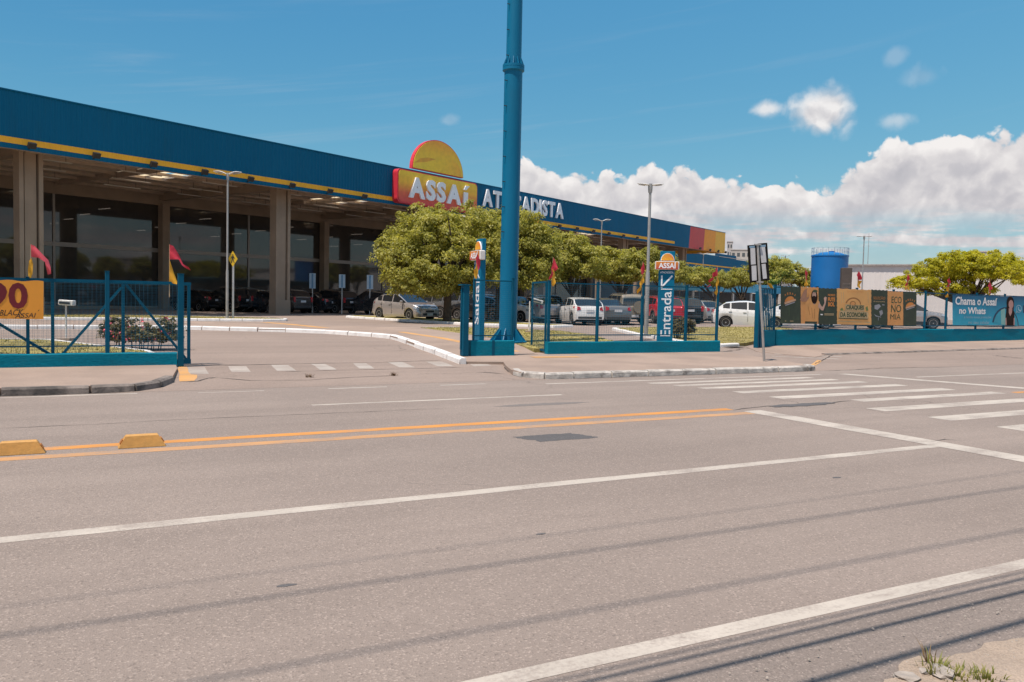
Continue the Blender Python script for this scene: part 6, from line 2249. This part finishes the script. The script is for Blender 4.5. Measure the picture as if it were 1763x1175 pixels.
def scaled_lobes(px_lobes, base, D):
    """crown lobes given as photo centre and half sizes at depth D, with a depth offset"""
    out = []
    for x, y, rx, ry, dd in px_lobes:
        c = AT(x, y, D + dd)
        k = (D + dd) / FPX
        out.append(((c.x - base.x, c.y - base.y, c.z - base.z), (rx * k, rx * k * 0.95, ry * k)))
    return out


b = G(770, 553, h_isl)
D = (b - CAMP).dot(_fw)
tree('big rounded olive-green tree in the kerbed bed left of the tall pole', b, 6, scaled_lobes([(770, 452, 92, 84, 0), (700, 470, 52, 58, -0.6), (735, 420, 62, 62, 0.5), (815, 415, 62, 60, 0.6), (770, 392, 52, 40, 0.2), (842, 462, 45, 62, 0), (680, 445, 30, 36, 0), (740, 492, 70, 34, -0.5)], b, D), 95000, 0.13, LEAF_A, 11, 1.9, 0.20)
b = Vector((21.2, 41.0, 0.36))
D = (b - CAMP).dot(_fw)
bx_ = 893
tree('rounded olive-green tree behind and right of the tall pole', b, 6, scaled_lobes([(895, 440, 62, 72, 0), (850, 420, 40, 55, 0.4), (925, 425, 32, 52, 0), (885, 395, 42, 40, 0), (935, 455, 22, 46, -0.4), (890, 480, 56, 28, 0)], b, D), 60000, 0.13, LEAF_A, 12, 1.9, 0.15)
for i, (x, D, lobes, n, lab) in enumerate((
        (985, 50, [(985, 455, 42, 46, 0), (955, 470, 28, 40, 0), (1015, 460, 32, 40, 0), (985, 440, 30, 32, 0), (965, 430, 24, 26, 0)], 36000, 'bushy tree in the row just right of the tall pole'),
        (1068, 53, [(1068, 470, 40, 36, 0), (1040, 462, 28, 38, 0), (1095, 470, 30, 34, 0), (1060, 455, 26, 26, 0)], 30000, 'bushy tree in the row left of the tall grey lamp'),
        (1145, 56, [(1140, 470, 36, 32, 0), (1115, 462, 26, 30, 0), (1165, 475, 24, 24, 0), (1125, 452, 22, 20, 0)], 26000, 'bushy tree in the row behind the entrance sign'),
        (1218, 60, [(1218, 482, 34, 18, 0), (1195, 478, 22, 16, 0), (1245, 485, 20, 14, 0)], 16000, 'small spreading tree with bare forked trunk right of the entrance sign'),
        (1272, 62, [(1272, 484, 26, 18, 0), (1298, 478, 22, 22, 0), (1255, 486, 16, 14, 0)], 13000, 'small flat tree behind the entrance gap'))):
    bb = AT(x, 540, D)
    bb = Vector((bb.x, bb.y, 0.25))
    tree(lab, bb, 5, scaled_lobes(lobes, bb, D), n, 0.14, LEAF_C if i > 1 else LEAF_A, 20 + i, 1.7, 0.09, 2 if i > 2 else 1)
for i, (x, D, lobes, n, lab, mt) in enumerate((
        (1335, 78, [(1330, 475, 30, 32, 0), (1312, 485, 20, 22, 0), (1345, 468, 24, 24, 0), (1310, 458, 14, 10, 0)], 16000, 'rounded tree just behind the leaning stop sign', LEAF_A),
        (1375, 82, [(1372, 480, 26, 22, 0), (1358, 470, 20, 20, 0), (1390, 490, 14, 12, 0)], 12000, 'rounded tree left of the blue tank', LEAF_C),
        (1338, 120, [(1340, 456, 14, 8, 0), (1335, 462, 20, 10, 0)], 3000, 'dark far treetop above the rounded tree', LEAF_C))):
    bb = AT(x, 540, D)
    bb = Vector((bb.x, bb.y, 0.25))
    tree(lab, bb, 5, scaled_lobes(lobes, bb, D), n, 0.18, mt, 40 + i, 1.8, 0.12)
bb = AT(1675, 560, 62)
bb = Vector((bb.x, bb.y, 0.25))
tree('wide flat-topped yellow-green tree with forked trunk behind the right fence', bb, 5, scaled_lobes([(1680, 470, 66, 28, 0), (1620, 470, 50, 28, 0.5), (1655, 455, 50, 20, -0.4), (1700, 458, 50, 24, 0.4), (1580, 485, 36, 26, 0), (1735, 470, 34, 22, 0), (1625, 500, 50, 18, 0.6), (1680, 498, 40, 12, 0), (1555, 492, 22, 16, 0), (1672, 446, 36, 12, 0)], bb, 62), 80000, 0.13, LEAF_B, 60, 1.5, 0.17, 2, clump_r=0.34)
bb = AT(1800, 560, 66)
bb = Vector((bb.x, bb.y, 0.25))
tree('yellow-green tree cut by the right picture edge', bb, 5, scaled_lobes([(1800, 472, 50, 26, 0), (1770, 480, 26, 20, 0), (1840, 480, 40, 26, 0)], bb, 66), 22000, 0.14, LEAF_B, 61, 1.8, 0.16, 1, clump_r=0.34)


def shrub(label, x0, x1, ytop, ybase, flowers, seed, mat, ground=h_isl):
    xm = (x0 + x1) / 2
    b = G(xm, ybase, ground)
    D = (b - CAMP).dot(_fw)
    k = D / FPX
    w, h = (x1 - x0) * k, (ybase - ytop) * k
    t = thing('shrub', label, 'shrub', b, -HEAD)
    rs = np.random.RandomState(seed)
    lobes = [((w * (u - 0.5) * 0.82, 0.1 * math.sin(u * 9), h * 0.52), (w * 0.20, 0.36, h * 0.50)) for u in (0.08, 0.32, 0.55, 0.78, 0.95)]
    V = leaf_cloud(rs, lobes, 9000, 0.07, 0.12, 30, 0.2, 0.5)
    quads_obj('foliage', V, mat, t)
    st = MB()
    for i in range(16):
        x = w * (rs.rand() - 0.5) * 0.8
        st.tube((x * 0.9, 0, 0), (x + 0.1 * (rs.rand() - 0.5), 0.2 * (rs.rand() - 0.5), h * 0.7), 0.012, 0.005, 5)
    st.build('stem', M_bark, t)
    if flowers:
        m = pm('blossom pink', (0.66, 0.10, 0.14), 0.6, var=0.3, vscale=9)
        V2 = leaf_cloud(rs, [(c, tuple(q * 1.02 for q in r)) for c, r in lobes], flowers, 0.062, 0.07, 8, 0.0, 0.95)
        quads_obj('blossom', V2, m, t)
    return t


M_shrub = leaf_mat('shrub leaves', (0.05, 0.045, 0.015), (0.12, 0.10, 0.035), (0.22, 0.175, 0.065), 0.25)
M_shrub2 = leaf_mat('shrub leaves brown', (0.07, 0.05, 0.02), (0.13, 0.10, 0.04), (0.22, 0.18, 0.07), 0.25)
shrub('clipped dark shrub with pink blossoms behind the left fence', 180, 297, 550, 602, 480, 5, M_shrub, h_lot)
shrub('brownish clipped bush beside the entrance sign', 1155, 1192, 549, 583, 0, 6, M_shrub2)


# ------------------------------------------------------------------ roadside details
def tuft(label, loc, n, h, spread, seed, mat, name='weed_tuft', cat='weed'):
    rs = np.random.RandomState(seed)
    vs, fs = [], []
    for i in range(n):
        a = rs.rand() * 6.28
        r = spread * rs.rand()
        bx, by = math.cos(a) * r * 0.5, math.sin(a) * r * 0.5
        a += rs.normal() * 0.5
        hh_ = h * (0.4 + 0.7 * rs.rand())
        out = hh_ * (0.25 + 0.6 * rs.rand())
        w = 0.003 + 0.003 * rs.rand()
        px, py = -math.sin(a) * w, math.cos(a) * w
        k = len(vs)
        for u in (0, 0.4, 0.75, 1.0):
            x = bx + math.cos(a) * out * u ** 1.6
            y = by + math.sin(a) * out * u ** 1.6
            z = hh_ * (u - 0.25 * u * u)
            e = 1 - u * 0.9
            vs += [(x - px * e, y - py * e, z), (x + px * e, y + py * e, z)]
        for q in range(3):
            fs.append((k + 2 * q, k + 2 * q + 1, k + 2 * q + 3, k + 2 * q + 2))
    o = MB().add(vs, fs).build(name, mat)
    o.location = loc
    return tag(o, label, cat)


def rock(label, loc, r, seed, flat=0.5):
    rs = random.Random(seed)
    bm = bmesh.new()
    bmesh.ops.create_icosphere(bm, subdivisions=2, radius=r)
    for v in bm.verts:
        v.co *= 0.75 + 0.45 * rs.random()
        v.co.z *= flat
        v.co.x *= 1.3
    me = bpy.data.meshes.new('stone')
    bm.to_mesh(me)
    bm.free()
    me.materials.append(M_stone)
    o = link(bpy.data.objects.new('stone', me))
    o.location = loc
    o.rotation_euler = (0, 0, rs.random() * 6)
    return tag(o, label, 'stone', 'loose stones on the verge')


vz = 0.012
b = G(1612, 1158)
tuft('green weed tuft on the sandy verge, the left one', (b.x, b.y, vz), 55, 0.075, 0.16, 1, M_weed)
b = G(1650, 1168)
tuft('low green weeds right behind the larger stone', (b.x, b.y, vz), 70, 0.04, 0.22, 4, M_weed)
b = G(1700, 1172)
tuft('green weed tuft on the sandy verge near the bottom right corner', (b.x, b.y, vz), 60, 0.05, 0.16, 2, M_weed)
b = G(1600, 1140)
tuft('thin dry stalks at the edge of the verge', (b.x, b.y, vz), 9, 0.12, 0.10, 3, pm('dry stalk', (0.26, 0.17, 0.08), 0.9))
b = G(1622, 1166)
rock('largest loose stone among the verge weeds', (b.x, b.y, vz + 0.008), 0.055, 1, 0.42)
b = G(1562, 1172)
rock('flat loose stone left of the weeds', (b.x, b.y, vz + 0.004), 0.045, 2, 0.3)
b = G(1590, 1162)
rock('small loose stone between the flat stone and the weeds', (b.x, b.y, vz + 0.004), 0.022, 3, 0.5)
gv = MB()
rs = np.random.RandomState(9)
for i in range(1500):
    x, y = 1.6 + rs.rand() * 4.4, 1.75 + rs.rand() * 1.0
    r = 0.0015 + 0.0045 * rs.rand() ** 4
    gv.box((x, y, 0.012 + r * 0.3), (r * 2.2, r * 1.6, r), rz=rs.rand() * 6, taper=0.6)
tag(gv.build('gravel', M_stone), 'scattered grit along the road shoulder', 'gravel', kind='stuff')
for px, py, lab, sd in ((533, 650, 'dry brown weed in a driveway crack, the left one', 5), (678, 647, 'dry brown weed in a driveway crack, the right one', 6)):
    b = G(px, py, h_lot)
    tuft(lab, (b.x, b.y, b.z), 60, 0.10, 0.16, sd, pm('withered weed', (0.13, 0.075, 0.035), 0.9))

# overhead power and telephone lines above the near kerb (they throw the thin shadows on the road)
kx = SUN_DIR.y / SUN_DIR.z
M_cable = pm('cable black', (0.02, 0.02, 0.02), 0.7)


def cable(label, ys, h, r):
    y = ys + kx * h
    t = thing('overhead_cable', label, 'cable', (0, y, h), 0, 'overhead lines along the road')
    mb = MB()
    for i in range(16):
        x0, x1 = -64 + i * 8, -56 + i * 8
        f = lambda x: 0.10 * math.sin(x * 0.11 + h)
        mb.tube((x0, f(x0) - f(4), 0), (x1, f(x1) - f(4), 0), r, seg=6, caps=False)
    mb.build('wire', M_cable, t)


for lab, ys, h, r in (('highest thin power line', 4.42, 10.5, 0.013), ('second power line', 3.53, 10.0, 0.012), ('third power line', 4.85, 10.8, 0.006), ('upper telephone bundle', 2.96, 4.6, 0.008), ('middle telephone bundle', 2.88, 4.2, 0.014), ('lower telephone bundle', 2.74, 4.0, 0.018), ('lowest telephone bundle', 2.49, 5.2, 0.024)):
    cable('black ' + lab + ' strung above the near roadside', ys, h, r)

# buildings across the road (behind the camera, mirrored in the shop glass)
for i, (x, y, w, d, h, c) in enumerate(((30, -16, 26, 12, 5.5, (0.30, 0.26, 0.23)), (62, -18, 30, 14, 7.5, (0.42, 0.38, 0.34)), (100, -17, 34, 14, 5.0, (0.24, 0.20, 0.18)), (140, -18, 34, 14, 8.5, (0.36, 0.32, 0.29)), (-12, -17, 30, 12, 6.0, (0.40, 0.33, 0.28)))):
    t = thing('roadside_building', ('tan', 'pale', 'brown', 'tall grey', 'cream')[i] + ' building across the road behind the viewer', 'building', (x, y, 0))
    m = pm('roadside wall %d' % i, c, 0.85, var=0.08, dirt=0.2)
    MB().box((0, 0, h / 2), (w, d, h)).build('wall', m, t)
    MB().box((0, 0, h + 0.1), (w + 0.4, d + 0.4, 0.2)).build('roof', M_conc, t)
    for j in range(int(w / 5)):
        MB().box((-w / 2 + 2.5 + j * 5, d / 2 + 0.02, 1.7), (2.6, 0.1, 2.4)).build('window', pm('far window glass', (0.10, 0.11, 0.12), 0.2), t)
